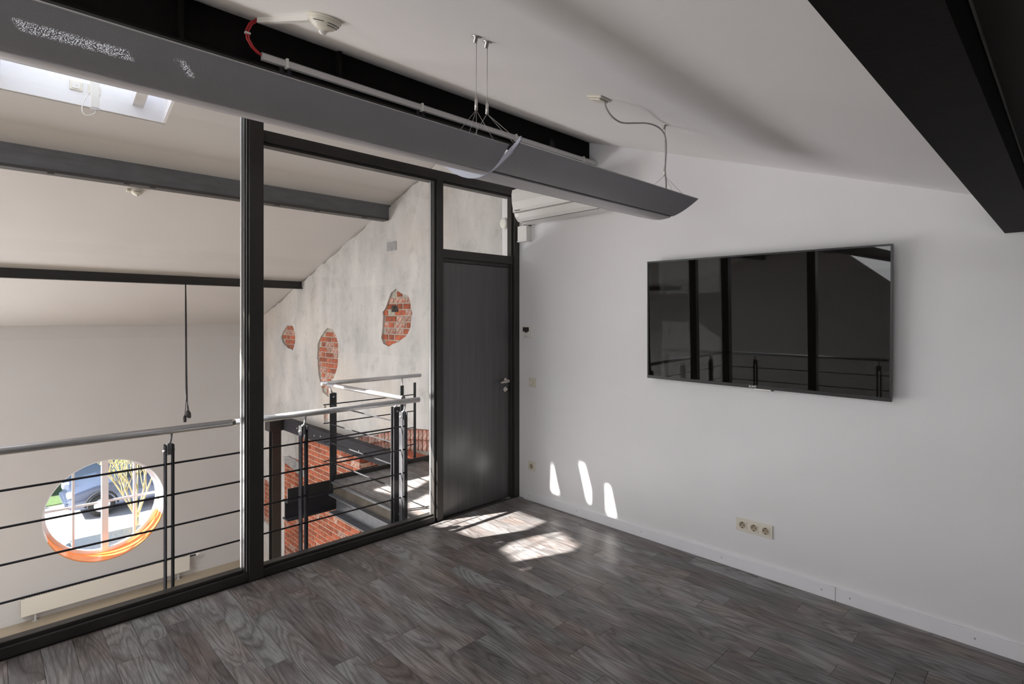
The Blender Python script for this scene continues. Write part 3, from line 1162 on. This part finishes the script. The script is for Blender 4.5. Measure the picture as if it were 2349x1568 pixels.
def socket_insert(t, yc, zc):
    p = obj('socket', B((XW - .011, XW - .008, yc - .028, yc + .028, zc - .028, zc + .028)), 'plastic_cream', t, 0.002)
    R_ = Matrix.Translation((XW - .011, yc, zc)) @ Matrix.Rotation(-PI / 2, 4, 'Y')
    obj('well', lathe(bmesh.new(), [(.0205, .0), (.0205, .0015), (.0190, .0015), (.0185, .0005), (0, .0003)], 28, R_), 'plastic_cream_dark', p)
    bm = bmesh.new()
    for dy in (-.0095, .0095):
        lathe(bm, [(0, .0006), (.0028, .0006), (.0028, .0012), (0, .0012)], 10, Matrix.Translation((XW - .011, yc + dy, zc)) @ Matrix.Rotation(-PI / 2, 4, 'Y'))
    for dz in (-.0165, .0165):
        bx(bm, XW - .0135, XW - .0115, yc - .003, yc + .003, zc + dz - .003, zc + dz + .003)
    obj('contacts', bm, 'dark_hole', p)


s1 = thing('wall_socket', 'single cream wall socket low on the wall beside the door', 'socket', (XW, 3.310, .300))
obj('frame', B((XW - .009, XW, 3.269, 3.351, .259, .341)), 'plastic_cream', s1, 0.003)
socket_insert(s1, 3.310, .300)
s3 = thing('triple_wall_socket', 'cream triple wall socket above the skirting below the television', 'socket', (XW, 1.398, .285))
obj('frame', B((XW - .009, XW, 1.286, 1.510, .244, .326)), 'plastic_cream', s3, 0.003)
for k in (-1, 0, 1):
    socket_insert(s3, 1.398 + k * .071, .285)
wl_ = thing('wall_lamp', 'small round white lamp on the pale strip behind the glass above the door', 'lamp', (XW, 3.615, 2.445))
R_ = Matrix.Translation((XW, 3.615, 2.445)) @ Matrix.Rotation(-PI / 2, 4, 'Y')
obj('base', lathe(bmesh.new(), [(0, 0), (.034, 0), (.034, .024), (.038, .030), (0, .030)], 28, R_), 'smoke_plastic', wl_)
obj('lens', lathe(bmesh.new(), [(.049, .030), (.050, .050), (.044, .060), (.03, .064), (0, .066)], 28, R_), 'opal', wl_)
obj('rim', T([(XW - .034, 3.615 + .051 * math.cos(a), 2.445 + .051 * math.sin(a)) for a in [2 * PI * k / 24 for k in range(25)]], .004, 6), 'plastic_white', wl_)

# ------------------------------------------------------------------ railings
ROD_Z = (0.735, 0.552, 0.368, 0.180)


def plate_post(parent, x, y, zb, zt, along='x', w=.05, t=.008, gap=.030, toward=(0, 1), hr=None):
    bm = bmesh.new()
    for s in (-1, 1):
        o_ = s * (gap / 2 + t / 2)
        if along == 'x':
            bx(bm, x + o_ - t / 2, x + o_ + t / 2, y - w / 2, y + w / 2, zb, zt)
        else:
            bx(bm, x - w / 2, x + w / 2, y + o_ - t / 2, y + o_ + t / 2, zb, zt)
    p = obj('post', bm, 'rail_steel', parent, 0.001)
    zs = zt - .035
    if along == 'x':
        bolt = T([(x - gap / 2 - t - .008, y, zs), (x + gap / 2 + t + .008, y, zs)], .006, 8)
    else:
        bolt = T([(x, y - gap / 2 - t - .008, zs), (x, y + gap / 2 + t + .008, zs)], .006, 8)
    obj('bolt', bolt, 'satin_nickel', p)
    if hr:
        hx, hy, hz = hr
        bm = bmesh.new()
        bx(bm, x - .010, x + .010, y - .010, y + .010, zt - .06, zt + .006)
        tube(bm, [(x, y, zt), (x + (hx - x) * .6, y + (hy - y) * .6, zt + .02), (hx, hy, hz - .015)], .0065, 8)
        obj('bracket', bm, 'bracket_steel', p)
    return p


r1 = thing('railing', 'steel railing running along the glass partition on the hall side', 'railing', (1.0, 3.7, -.25))
HRZ = .933
obj('handrail', T([(-1.10, 3.69, HRZ), (1.14, 3.69, HRZ)], .0212, 20), 'stainless', r1)
obj('handrail_sleeve', T([(1.10, 3.69, HRZ), (1.20, 3.69, HRZ)], .0195, 20), 'satin_nickel', r1)
obj('handrail', T([(1.16, 3.69, HRZ), (2.545, 3.69, HRZ)], .0212, 20), 'stainless', r1)
for xp in (-0.8, 0.0, 0.803, 1.603, 2.405):
    plate_post(r1, xp, 3.70, -.27, .850, hr=(xp + .012, 3.69, HRZ))
for z in ROD_Z:
    obj('rod', T([(-1.12, 3.70, z), (2.435, 3.70, z)], .006, 8), 'rail_dark', r1)
r2 = thing('railing', 'steel railing around the side and far edge of the small landing', 'railing', (2.5, 4.5, -.25))
obj('handrail', T([(2.49, 3.83, HRZ), (2.49, 5.16, HRZ)], .0212, 20), 'stainless', r2)
obj('handrail', T([(2.43, 5.19, HRZ + .008), (3.60, 5.19, HRZ + .008)], .0212, 20), 'stainless', r2)
plate_post(r2, 2.460, 3.90, -.25, .862, 'y', .06, .008, .034, hr=(2.49, 3.90, HRZ))
bm = B((2.475, 2.545, 5.10, 5.108, -.20, .850), (2.537, 2.545, 5.108, 5.16, -.20, .850))
p = obj('post', bm, 'rail_steel', r2, 0.001)
obj('bolt', T([(2.51, 5.09, .815), (2.51, 5.12, .815)], .007, 8), 'satin_nickel', p)
obj('bracket', T([(2.515, 5.13, .84), (2.505, 5.15, .885), (2.50, 5.17, .915)], .009, 8), 'satin_nickel', p)
bm = B((3.315, 3.355, 5.15, 5.158, -.05, .850))
p = obj('post', bm, 'rail_steel', r2, 0.001)
obj('bracket', T([(3.335, 5.158, .84), (3.35, 5.17, .88), (3.355, 5.185, .92)], .007, 8), 'satin_nickel', p)
obj('post', B((3.485, 3.515, 5.15, 5.158, -.02, .870)), 'rail_steel', r2)
for z in ROD_Z:
    obj('rod', T([(2.49, 3.87, z - .005), (2.49, 5.13, z - .005)], .006, 8), 'rail_steel', r2)
    obj('rod', T([(2.44, 5.165, z), (3.515, 5.165, z)], .006, 8), 'rail_dark', r2)

r3 = thing('railing', 'steel railing along the left glass partition, mirrored in the television', 'railing', (-1.15, 1.0, -.25))
obj('handrail', T([(-1.14, 3.69, HRZ), (-1.14, -2.1, HRZ)], .0212, 16), 'stainless', r3)
for yp in (3.2, 2.45, 1.7, .95, .2, -.6):
    plate_post(r3, -1.15, yp, -.27, .850, 'y', hr=(-1.14, yp, HRZ))
for z in ROD_Z:
    obj('rod', T([(-1.15, 3.69, z), (-1.15, -2.1, z)], .006, 6), 'rail_dark', r3)

# ------------------------------------------------------------------ landing
ld = thing('stair_landing', 'small steel landing with grey plank deck outside the door', 'landing', (3.1, 4.3, -.3))
obj('deck', B((2.505, XG - .005, 3.60, 5.075, -.030, -.005)), 'insulation', ld)
for i in range(9):
    xc = 2.565 + i * .1187
    for (y0, y1) in (((3.58, 4.1 + .17 * (i % 3)), (4.1 + .17 * (i % 3), 5.08))):
        plank(xc, y0, y1, ld).location = Vector((min(xc, XG - .07), (y0 + y1) / 2, 0)) - Vector((3.1, 4.3, -.3))
obj('side_channel', B((2.470, 2.500, 3.60, 5.06, -.022, -.004)), 'blue_steel', ld)
obj('side_insulation', B((2.490, 2.504, 3.60, 5.06, -.118, -.06), (2.486, 2.504, 3.60, 5.06, -.058, -.022)), 'insulation', ld)
bm = bmesh.new()
prism(bm, [(2.44, -.30), (2.60, -.30), (2.60, -.288), (2.53, -.288), (2.53, -.13), (2.56, -.13), (2.56, -.118), (2.44, -.118), (2.44, -.13), (2.52, -.13), (2.52, -.288), (2.44, -.288)], 'y', 3.60, 5.06)
obj('side_beam', bm, 'blue_steel', ld, 0.001)
obj('kick_plate', B((2.53, 3.66, 5.085, 5.10, -.03, .045)), 'black_steel', ld, 0.001)
eb = thing('edge_beam', 'black steel beam sticking out past the corner of the landing', 'beam', (2.7, 5.15, -.3))
obj('upright_plate', B((2.065, 3.60, 5.11, 5.12, -.115, .0)), 'black_steel', eb)
obj('steel_section', beam_i(2.055, 3.64, 5.15, -.295, -.115, 0.12), 'rail_dark', eb, 0.001)

# ------------------------------------------------------------------ gable wall
big = [(5.89, 1.95), (5.76, 1.89), (5.61, 1.86), (5.57, 1.77), (5.56, 1.7), (5.52, 1.65), (5.55, 1.57), (5.57, 1.48), (5.62, 1.4), (5.73, 1.34), (5.83, 1.28), (5.97, 1.27), (6.05, 1.23), (6.19, 1.26), (6.23, 1.34), (6.21, 1.46), (6.19, 1.56), (6.2, 1.66), (6.11, 1.74), (6.04, 1.84), (6.0, 1.91)]
mid = [(7.75, 1.44), (7.61, 1.44), (7.47, 1.35), (7.4, 1.19), (7.41, 1.03), (7.44, 0.88), (7.54, 0.73), (7.66, 0.64), (7.72, 0.55), (7.7, 0.42), (7.9, 0.47), (7.97, 0.58), (8.05, 0.74), (8.09, 0.99), (8.07, 1.2), (7.96, 1.32)]
small = [(9.2, 1.47), (9.0, 1.47), (8.91, 1.35), (8.89, 1.21), (9.01, 1.06), (9.22, 1.1), (9.41, 1.17), (9.48, 1.26), (9.39, 1.37)]
low = [(10.28, -1.30), (10.05, -1.33), (9.93, -1.5), (9.86, -1.87), (10.0, -2.1), (10.3, -2.1)]
tiny = [(7.86, .03), (7.74, .06), (7.73, .22), (7.82, .30), (7.88, .2)]
patches = [rough_poly(p, .05, .008, i) for i, p in enumerate((big, mid, small, low, tiny))]
top_edge = rough_poly([(10.8, 1.46), (YR, ZR - .02)], .12, .018, 77)
top_edge = [p for p in top_edge[:len(top_edge) // 2]]
outer = [(3.68, .30), (4.3, .33), (4.9, .325), (5.18, .305), (5.45, .285), (5.68, .24), (5.95, .18), (6.18, .12), (6.5, .03), (6.82, -.03), (6.85, -.10), (8.72, -.10), (8.74, -.72),
         (8.95, -.70), (9.1, -.76), (9.33, -.75), (9.34, -1.6), (9.35, ZL), (10.8, ZL), *top_edge, (YR, ZR + .02), (3.68, 3.33)]
ga = sthing('wall_gable', 'old mottled grey plaster gable wall with patches of bare brick', 'wall', (XG, 7, 0))
obj('plaster', sheet(outer, patches, lambda u, v: V(XG, u, v), V(.030, 0, 0)), 'old_plaster', ga)
obj('brick_bed', B((XG + .028, XG + .3, 6.80, 10.9, ZL, 3.5), (XG + .028, XG + .3, 3.55, 6.80, -.02, 3.6)), 'mortar_grey', ga)
obj('recess_wall', B((XG + .29, XG + .36, 3.55, 6.80, ZL, 0.3)), 'mortar', ga)
obj('vent_grille', B((XG - .006, XG, 5.87, 6.09, 2.43, 2.545)), 'stone_lintel', ga)
bm = bmesh.new()
for k in range(5):
    bx(bm, XG - .010, XG - .005, 5.88, 6.08, 2.442 + k * .021, 2.450 + k * .021)
obj('vent_slats', bm, 'led_grey', ga)
brick_mesh = {}


def brick(parent, org, yc, zc, w, h, xf, depth, m='brick_red', ang=0, name='brick'):
    key = (round(w, 3), round(h, 3), round(depth, 3), m)
    if key not in brick_mesh:
        b = bmesh.new()
        bx(b, 0, depth, -w / 2, w / 2, -h / 2, h / 2)
        fe = [e for e in b.edges if all(v.co.x < 1e-6 for v in e.verts)]
        bmesh.ops.bevel(b, geom=fe, offset=.004, segments=1, affect='EDGES')
        bmesh.ops.recalc_face_normals(b, faces=b.faces)
        me = bpy.data.meshes.new(name)
        b.to_mesh(me)
        b.free()
        me.materials.append(MAT[m])
        brick_mesh[key] = me
    o = bpy.data.objects.new(name, brick_mesh[key])
    COL.objects.link(o)
    o.parent = parent
    o.location = Vector((xf, yc, zc)) - Vector(org)
    o.rotation_euler = (ang, 0, 0)
    return o


def courses(y0, y1, z0, z1, seed=0, gap=.014):
    """Flemish-like bond; yields brick centre, width"""
    rg = random.Random(seed)
    ch = .077
    r0 = int(math.floor(z0 / ch))
    r1_ = int(math.ceil(z1 / ch))
    for r in range(r0, r1_):
        zc = (r + .5) * ch
        y = y0 - .375 + (.19 if r % 2 else 0)
        k = 0
        while y < y1:
            w = .24 if k % 2 == 0 else .115
            a, b = max(y, y0), min(y + w, y1)
            if b - a > .03:
                yield (a + b) / 2, zc, round(b - a, 3), r
            y += w + gap
            k += 1


rg = random.Random(5)
for poly in (big, mid, small, low, tiny):
    ys = [p[0] for p in poly]
    zs = [p[1] for p in poly]
    cy_, cz_ = sum(ys) / len(ys), sum(zs) / len(zs)
    shrink = [(cy_ + (a - cy_) * .90, cz_ + (b - cz_) * .95) for a, b in poly]
    for yc, zc, w, r in courses(math.floor(min(ys) * 2) / 2, max(ys) + .3, min(zs) - .08, max(zs) + .08, 0, .022):
        pts = [(yc + dy * w / 2, zc + dz * .033) for dy in (-1, 0, 1) for dz in (-1, 0, 1)]
        n_in = sum(inside(q, shrink) for q in pts)
        if n_in >= 3 and not (poly is big and abs(zc - 1.70) < .05 and abs(yc - 5.95) < .09):
            brick(ga, (XG, 7, 0), yc, zc, w, .065, XG + .019 + rg.uniform(0, .006), .03,
                  'brick_old' if rg.random() < .42 else 'brick_red')
obj('niche', B((XG + .020, XG + .0285, 5.88, 6.02, 1.665, 1.745)), 'dark_hole', ga)
obj('niche_fill', B((XG + .016, XG + .021, 5.955, 6.01, 1.70, 1.742)), 'insulation', ga)
# relieving arch of bricks on edge above the recess
for k in range(26):
    yc = 6.78 - k * .083
    u = (6.8 - yc) / 2.1
    zt = -.03 + .36 * math.sin(min(1, u) * PI / 2) if u < 1 else .33
    an = -(1 - min(1, u)) * .25
    for j in range(2):
        brick(ga, (XG, 7, 0), yc, zt - .065 - j * .125, .068, .115, XG + .002 + rg.uniform(0, .008), .05, 'brick_old', -an * 0.6)
# recess back wall bricks
for yc, zc, w, r in courses(6.0, 6.8, -.95, -.05, 3):
    brick(ga, (XG, 7, 0), yc, zc, w, .065, XG + .28 + rg.uniform(0, .004), .03, 'brick_old')
# ledge of flat bricks behind the kick plate
lg = thing('brick_ledge', 'low ledge of orange bricks behind the landing edge', 'ledge', (3.55, 5.35, -.05))
for k in range(4):
    obj('brick', B((3.53, 3.71, 5.17 + k * .118, 5.28 + k * .118, -.05, .01)), 'brick_red', lg, 0.004)

bwall = sthing('wall_brick', 'red brick lower wall seen below the landing', 'wall', (XG, 8, -1.5))
obj('mortar_bed', B((XG + .006, XG + .4, 6.80, 9.335, ZL, -.08)), 'mortar', bwall)
cnt = 0
for yc, zc, w, r in courses(6.79, 9.335, -2.45, -.10, 1):
    lim = -1.38 - (yc - 6.8) * .46
    if zc < lim or (zc > -.72 and yc > 8.74):
        continue
    endb = yc - w / 2 < 6.80
    brick(bwall, (XG, 8, -1.5), yc, zc, w, .065, XG - .004 + rg.uniform(0, .006), .28 if endb else .03,
          'brick_old' if rg.random() < .08 else 'brick_red')
    cnt += 1
obj('lintel_stone', PR(rough_poly([(8.50, -.93), (8.55, -.80), (8.75, -.72), (9.1, -.70), (9.32, -.74), (9.30, -.83), (9.1, -.86), (8.8, -.90)], .06, .008, 4), 'x', XG - .022, XG + .02), 'stone_lintel', bwall, 0.006)

# steel along the gable
gb = thing('gable_beam', 'dark steel channel bolted along the plaster gable wall', 'beam', (3.55, 7, -.2))
bm = bmesh.new()
prism(bm, [(3.50, -.195), (3.57, -.195), (3.57, -.183), (3.512, -.183), (3.512, -.032), (3.57, -.032), (3.57, -.02), (3.50, -.02)], 'y', 5.20, 8.95)
obj('channel', bm, 'rail_dark', gb)
obj('top_plate', B((3.49, 3.60, 5.2, 8.95, -.02, -.012)), 'rail_dark', gb)
for k, yy in enumerate((8.3, 8.1, 7.95, 7.7, 7.5, 7.2, 7.05, 6.4)):
    obj('bolt', lathe(bmesh.new(), [(0, 0), (.012, 0), (.012, .008), (0, .010)], 8,
                      Matrix.Translation((3.50, yy, -.09 - .02 * (k % 2))) @ Matrix.Rotation(-PI / 2, 4, 'Y')), 'satin_nickel', gb)
gc = thing('steel_column', 'dark steel column standing before the far corner of the gable wall', 'column', (3.41, 8.92, ZL))
obj('shaft', beam_i(ZL, -.19, 0, 0, .1, .1), 'black_steel', gc) if False else None
bm = B((3.335, 3.475, 8.85, 8.862, ZL, -.195), (3.335, 3.475, 8.978, 8.99, ZL, -.195), (3.40, 3.41, 8.862, 8.978, ZL, -.195))
obj('shaft', bm, 'black_steel', gc, 0.001)
obj('cap', B((3.28, 3.50, 8.82, 9.02, -.195, -.03)), 'black_steel', gc, 0.004)
obj('base_plate', B((3.30, 3.51, 8.81, 9.03, ZL, ZL + .02)), 'black_steel', gc)

# ------------------------------------------------------------------ hall details
hd = ceil_thing('smoke_detector', 'small cream smoke detector on the hall ceiling below the grey-blue beam', 'smoke detector', 1.14, 6.53, -math.atan(.324), zf(6.53))
obj('base', lathe(bmesh.new(), [(0, 0), (.052, 0), (.052, -.012), (0, -.012)], 28), 'smoke_plastic', hd)
obj('dome', lathe(bmesh.new(), [(.050, -.012), (.049, -.022), (.040, -.038), (.020, -.050), (.010, -.052), (.008, -.064), (0, -.066)], 28), 'smoke_plastic', hd)
for zz, rr_ in ((-.028, .0475), (-.035, .043)):
    obj('slot', T([(rr_ * math.cos(a), rr_ * math.sin(a), zz) for a in [-2.3 + 1.4 * k / 8 for k in range(9)]], .0014, 5), 'dark_hole', hd)
obj('side_lug', B((-.085, -.045, -.012, .03, -.02, 0)), 'plastic_cream', hd, 0.003)
obj('cable_stub', T([(.03, -.05, -.005), (.045, -.20, -.005), (.05, -.33, -.008)], .004, 6), 'plastic_white', hd)

op = thing('window_opener', 'white chain opener hanging in the roof light with a thin looping cable', 'opener', (0.655, 5.25, 3.2))
obj('housing', B((.615, .668, 5.20, 5.245, 3.185, 3.60)), 'plastic_white', op, 0.003)
obj('end_piece', B((.618, .665, 5.203, 5.242, 3.172, 3.185)), 'alu', op)
obj('cable', T(smooth([(.655, 5.22, 3.175), (.63, 5.21, 3.135), (.59, 5.205, 3.115), (.565, 5.205, 3.135), (.566, 5.21, 3.19), (.59, 5.215, 3.26), (.618, 5.22, 3.32)]), .0035, 6), 'plastic_white', op)
for k, (xc, lab) in enumerate(((.545, 'left cream push-button box on the white roof light reveal'), (.655, 'right cream box on the reveal, partly behind the chain opener'))):
    w_ = thing('button_box', lab, 'switch', (xc, SY1, 3.375))
    obj('plate', B((xc - .040, xc + .040, SY1 - .010, SY1, 3.338, 3.410)), 'smoke_plastic', w_, 0.004)
    q = obj('rocker', B((xc - .026, xc + .026, SY1 - .014, SY1 - .010, 3.350, 3.398)), 'plastic_white', w_, 0.004)
    obj('button_dot', B((xc - .002, xc + .002, SY1 - .0155, SY1 - .014, 3.372, 3.376)), 'dark_hole', w_)

hc = thing('hanging_cables', 'bundle of black cables with plugs hanging from the low hall beam', 'cable', (2.07, 8.6, 2.05))
for k, (dx, zz, ex) in enumerate(((0, .235, -.02), (.008, .30, .015), (-.006, .285, .035))):
    obj('cable', T(smooth([(2.065 + dx * .5, 8.6, 2.06), (2.068 + dx, 8.6, 1.6), (2.072 + dx, 8.6, 1.0), (2.078 + dx, 8.6, .55), (2.075 + ex, 8.6, zz)]), .005, 6), 'black_cable', hc)
    bm = lathe(bmesh.new(), [(0, .03), (.010, .03), (.022, .005), (.024, -.05), (.020, -.062), (0, -.062)], 10, Matrix.Translation((2.075 + ex, 8.6, zz - .02)))
    obj('plug', bm, 'black_cable', hc)

ra = thing('radiator', 'long low white radiator below the round window', 'radiator', (1.5, YF - .09, ZL))
X0, X1, Z0, Z1 = .44, 2.63, -2.755, -2.50
obj('front_panel', B((X0, X1, YF - .13, YF - .115, Z0, Z1)), 'radiator', ra, 0.004)
obj('rear_panel', B((X0 + .01, X1 - .01, YF - .055, YF - .045, Z0, Z1)), 'radiator', ra)
for xx in (X0, X1 - .008):
    obj('side_cover', B((xx, xx + .008, YF - .13, YF - .045, Z0, Z1)), 'radiator', ra)
bm = bmesh.new()
n = 74
for k in range(n):
    xx = X0 + .06 + (X1 - X0 - .16) * k / n
    bx(bm, xx, xx + .014, YF - .112, YF - .06, Z1 - .004, Z1)
g_ = obj('top_grille', bm, 'radiator', ra)
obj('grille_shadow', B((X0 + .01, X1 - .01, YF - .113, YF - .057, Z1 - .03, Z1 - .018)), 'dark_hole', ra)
for xx in (X0 + .17, X1 - .17):
    obj('foot', B((xx - .012, xx + .012, YF - .10, YF - .07, ZL, Z0), (xx - .03, xx + .03, YF - .11, YF - .06, ZL, ZL + .006)), 'alu', ra)
obj('valve', T([(X1, YF - .09, Z1 - .03), (X1 + .10, YF - .09, Z1 - .03)], .012, 10), 'rail_steel', ra)
obj('thermostat_head', T([(X1 + .10, YF - .09, Z1 - .03), (X1 + .155, YF - .09, Z1 - .03)], .022, 14), 'plastic_white', ra)
obj('drain_valve', T([(X1, YF - .09, Z0 + .05), (X1 + .05, YF - .09, Z0 + .05), (X1 + .05, YF - .09, Z0 + .01)], .010, 8), 'alu', ra)

# ------------------------------------------------------------------ round window
rw = sthing('window_4', 'round window with white bars and an orange lower reveal', 'window', (WX, YF + .4, WZ))


def ring(r0, r1, y0, y1, a0, a1, seg=64):
    b = bmesh.new()
    full = abs(a1 - a0) > 2 * PI - 1e-4
    R = []
    for k in range(seg + (0 if full else 1)):
        a = a0 + (a1 - a0) * k / seg
        c, s = math.cos(a), math.sin(a)
        R.append([b.verts.new((WX + r * c, y, WZ + r * s)) for r, y in ((r0, y0), (r1, y0), (r1, y1), (r0, y1))])
    m_ = len(R)
    for k in range(m_ if full else m_ - 1):
        A, C = R[k], R[(k + 1) % m_]
        for j in range(4):
            f = b.faces.new((A[j], A[(j + 1) % 4], C[(j + 1) % 4], C[j]))
            f.smooth = False
    if not full:
        b.faces.new(R[0])
        b.faces.new(R[-1][::-1])
    return b


obj('upper_reveal', ring(WR - .012, WR + .0, YF - .002, YF + .44, -.32, PI + .40), 'trim_white', rw)
obj('lower_reveal', ring(WR - .012, WR + .0, YF - .002, YF + .44, -PI + .40, -.32), 'orange_reveal', rw, label='orange lower half of the reveal')  # orange on the lower arc only, the rest of the reveal is white
obj('frame', ring(WR - .06, WR - .0, YF + .38, YF + .45, 0, 2 * PI), 'trim_white', rw)
RI = WR - .05
obj('centre_mullion', B((WX - .045 + .02, WX + .045 + .02, YF + .36, YF + .46, WZ - RI, WZ + RI)), 'trim_white', rw, 0.003)
for dx in (-.39, .43):
    hh = math.sqrt(RI * RI - dx * dx)
    obj('glazing_bar', B((WX + dx - .016, WX + dx + .016, YF + .39, YF + .44, WZ - hh, WZ + hh)), 'trim_white', rw)
for dz in (.03,):
    hh = math.sqrt(RI * RI - dz * dz)
    obj('glazing_bar', B((WX - hh, WX + hh, YF + .40, YF + .435, WZ + dz - .016, WZ + dz + .016)), 'trim_white', rw)
gl = lathe(bmesh.new(), [(0, 0), (RI + .01, 0)], 48, Matrix.Translation((WX, YF + .415, WZ)) @ Matrix.Rotation(PI / 2, 4, 'X'))
obj('glass_pane', gl, 'window_glass', rw)

# ------------------------------------------------------------------ outside
GZ = -3.95
struct('ground', B((-25, 30, 11.3, 60, GZ - .1, GZ)), 'asphalt', 'pale sunlit pavement outside the round window', 'ground')
gr = obj('lawn', B((-12, 2.1, 21.1, 25.4, GZ, GZ + .03)), 'grass')
tag(gr, 'green lawn seen through the round window', 'grass', None, 'stuff')
kb = thing('kerb', 'row of pale kerb stones along the lawn', 'kerb', (0.2, 21.0, GZ))
for k in range(8):
    obj('kerb_stone', B((-2.6 + k * .5, -2.11 + k * .5, 20.95, 21.08, GZ, GZ + .10)), 'trim_white', kb, 0.005)
fb = thing('building', 'pale blue building across the street outside the round window', 'building', (4, 26, GZ))
obj('wall', B((-8, 16, 26, 29, GZ, 4)), 'facade', fb)
for k in range(7):
    f = obj('window', B((-6 + 3 * k, -4.2 + 3 * k, 25.93, 26.0, GZ + .6, GZ + 2.6)), 'car_glass', fb)
    obj('window_frame', B((-5.13 + 3 * k, -5.07 + 3 * k, 25.9, 25.95, GZ + .6, GZ + 2.6)), 'trim_white', f)


def car(label, loc, rz, paint):
    """front points to -x"""
    t = thing('parked_car', label, 'car', loc, 'cars outside the round window', local=True)
    t.rotation_euler = (0, 0, rz)
    st = [(-2.1, .30, .52, .70), (-2.0, .28, .72, .80), (-1.5, .26, .86, .86), (-.85, .25, .95, .88), (0.0, .25, .98, .89), (1.0, .25, 1.0, .88), (1.8, .27, .98, .84), (2.1, .32, .85, .74)]
    bm = bmesh.new()
    R = []
    for x_, z0, z1, hw in st:
        R.append([bm.verts.new(q) for q in ((x_, -hw, z0), (x_, -hw - .02, (z0 + z1) / 2), (x_, -hw * .93, z1), (x_, hw * .93, z1), (x_, hw + .02, (z0 + z1) / 2), (x_, hw, z0))])
    for A, C in zip(R, R[1:]):
        for j in range(6):
            f = bm.faces.new((A[j], A[(j + 1) % 6], C[(j + 1) % 6], C[j]))
            f.smooth = True
    bm.faces.new(R[0])
    bm.faces.new(R[-1][::-1])
    bd = obj('body', bm, paint, t, 0.03)
    g = [(-1.0, .93, .80), (-.35, 1.38, .66), (.9, 1.42, .66), (1.75, .97, .76)]
    bm = bmesh.new()
    R = [[bm.verts.new((x_, -hw, z)), bm.verts.new((x_, hw, z))] for x_, z, hw in g]
    base = [[bm.verts.new((x_, -.83, .93)), bm.verts.new((x_, .83, .93))] for x_, z, hw in g]
    for i in range(3):
        bm.faces.new((R[i][0], R[i][1], R[i + 1][1], R[i + 1][0]))
        for s in (0, 1):
            bm.faces.new((R[i][s], R[i + 1][s], base[i + 1][s], base[i][s]))
    obj('windows', bm, 'car_glass', t)
    obj('roof', B((-.33, .92, -.63, .63, 1.395, 1.44)), paint, t, 0.02)
    for x_ in (-1.35, 1.35):
        for s in (-1, 1):
            w_ = obj('wheel', lathe(bmesh.new(), [(0, -.1), (.20, -.1), (.31, -.09), (.32, 0), (.31, .09), (.2, .1), (0, .1)], 24,
                                    Matrix.Translation((x_, s * .80, .32)) @ Matrix.Rotation(PI / 2, 4, 'X')), 'tyre', t)
            obj('rim', lathe(bmesh.new(), [(0, .02), (.19, 0), (.2, -.02), (0, -.02)], 16,
                             Matrix.Translation((x_, s * .90, .32)) @ Matrix.Rotation(-s * PI / 2, 4, 'X')), 'alu', w_)
            obj('wheel_arch', T([(x_ + .37 * math.cos(a), s * .885, .32 + .37 * math.sin(a)) for a in [PI * k / 10 for k in range(11)]], .03, 6), 'tyre', t)
    for s in (-1, 1):
        obj('headlamp', B((-2.10, -1.9, s * .62 - .13, s * .62 + .13, .60, .74)), 'headlamp', t, 0.03)
    obj('bumper', B((-2.16, -1.95, -.72, .72, .34, .50)), paint, t, 0.04)
    return t


car('dark blue car parked beyond the lawn edge, nose to the left', (3.85, 19.9, GZ), 0.0, 'car_paint')
car('dark grey car just below the round window, only its roof in view', (1.55, 12.35, GZ), 0.0, 'car_paint_grey')

# tree
tr = thing('bare_tree', 'bare young tree with yellowish twigs outside the round window', 'tree', (3.0, 17.2, GZ))
rg = random.Random(4)
trunk = bmesh.new()
twigs = bmesh.new()
buds = bmesh.new()


def grow(p, d, L, r, depth):
    n_ = 4
    pts = [p]
    for i in range(n_):
        d = (d + Vector((rg.uniform(-.12, .12), rg.uniform(-.12, .12), .05))).normalized()
        p = p + d * L / n_
        pts.append(p)
    tube(trunk if depth < 1 else twigs, pts, [r * (1 - .45 * i / n_) for i in range(n_ + 1)], 6 if depth < 2 else 4)
    if depth == 3:
        for q in pts[1:]:
            bmesh.ops.create_icosphere(buds, subdivisions=1, radius=.016, matrix=Matrix.Translation(q))
        return
    for k in range(4 if depth < 2 else 3):
        q = pts[rg.randint(2, n_)]
        ang = rg.uniform(0, 2 * PI)
        sp = .55 if depth == 0 else .8
        nd = (d + Vector((math.cos(ang) * sp, math.sin(ang) * sp, rg.uniform(-.1, .3)))).normalized()
        grow(q, nd, L * rg.uniform(.5, .75), r * .5, depth + 1)


base = Vector((3.0, 17.2, GZ))
tube(trunk, [base, base + V(.0, 0, .35)], [.05, .04], 8)
for ang in (0.2, 1.3, 2.4, 3.4, 4.4, 5.5):
    grow(base + V(0, 0, .30), Vector((math.cos(ang) * .42 - .12, math.sin(ang) * .4, 1)).normalized(), 1.5, .030, 0)
obj('trunk', trunk, 'bark', tr)
obj('twigs', twigs, 'bark', tr)['kind'] = 'stuff'
obj('buds', buds, 'bud', tr)['kind'] = 'stuff'
print('bricks', cnt, 'planks', len([o for o in bpy.data.objects if o.name.startswith('plank')]))
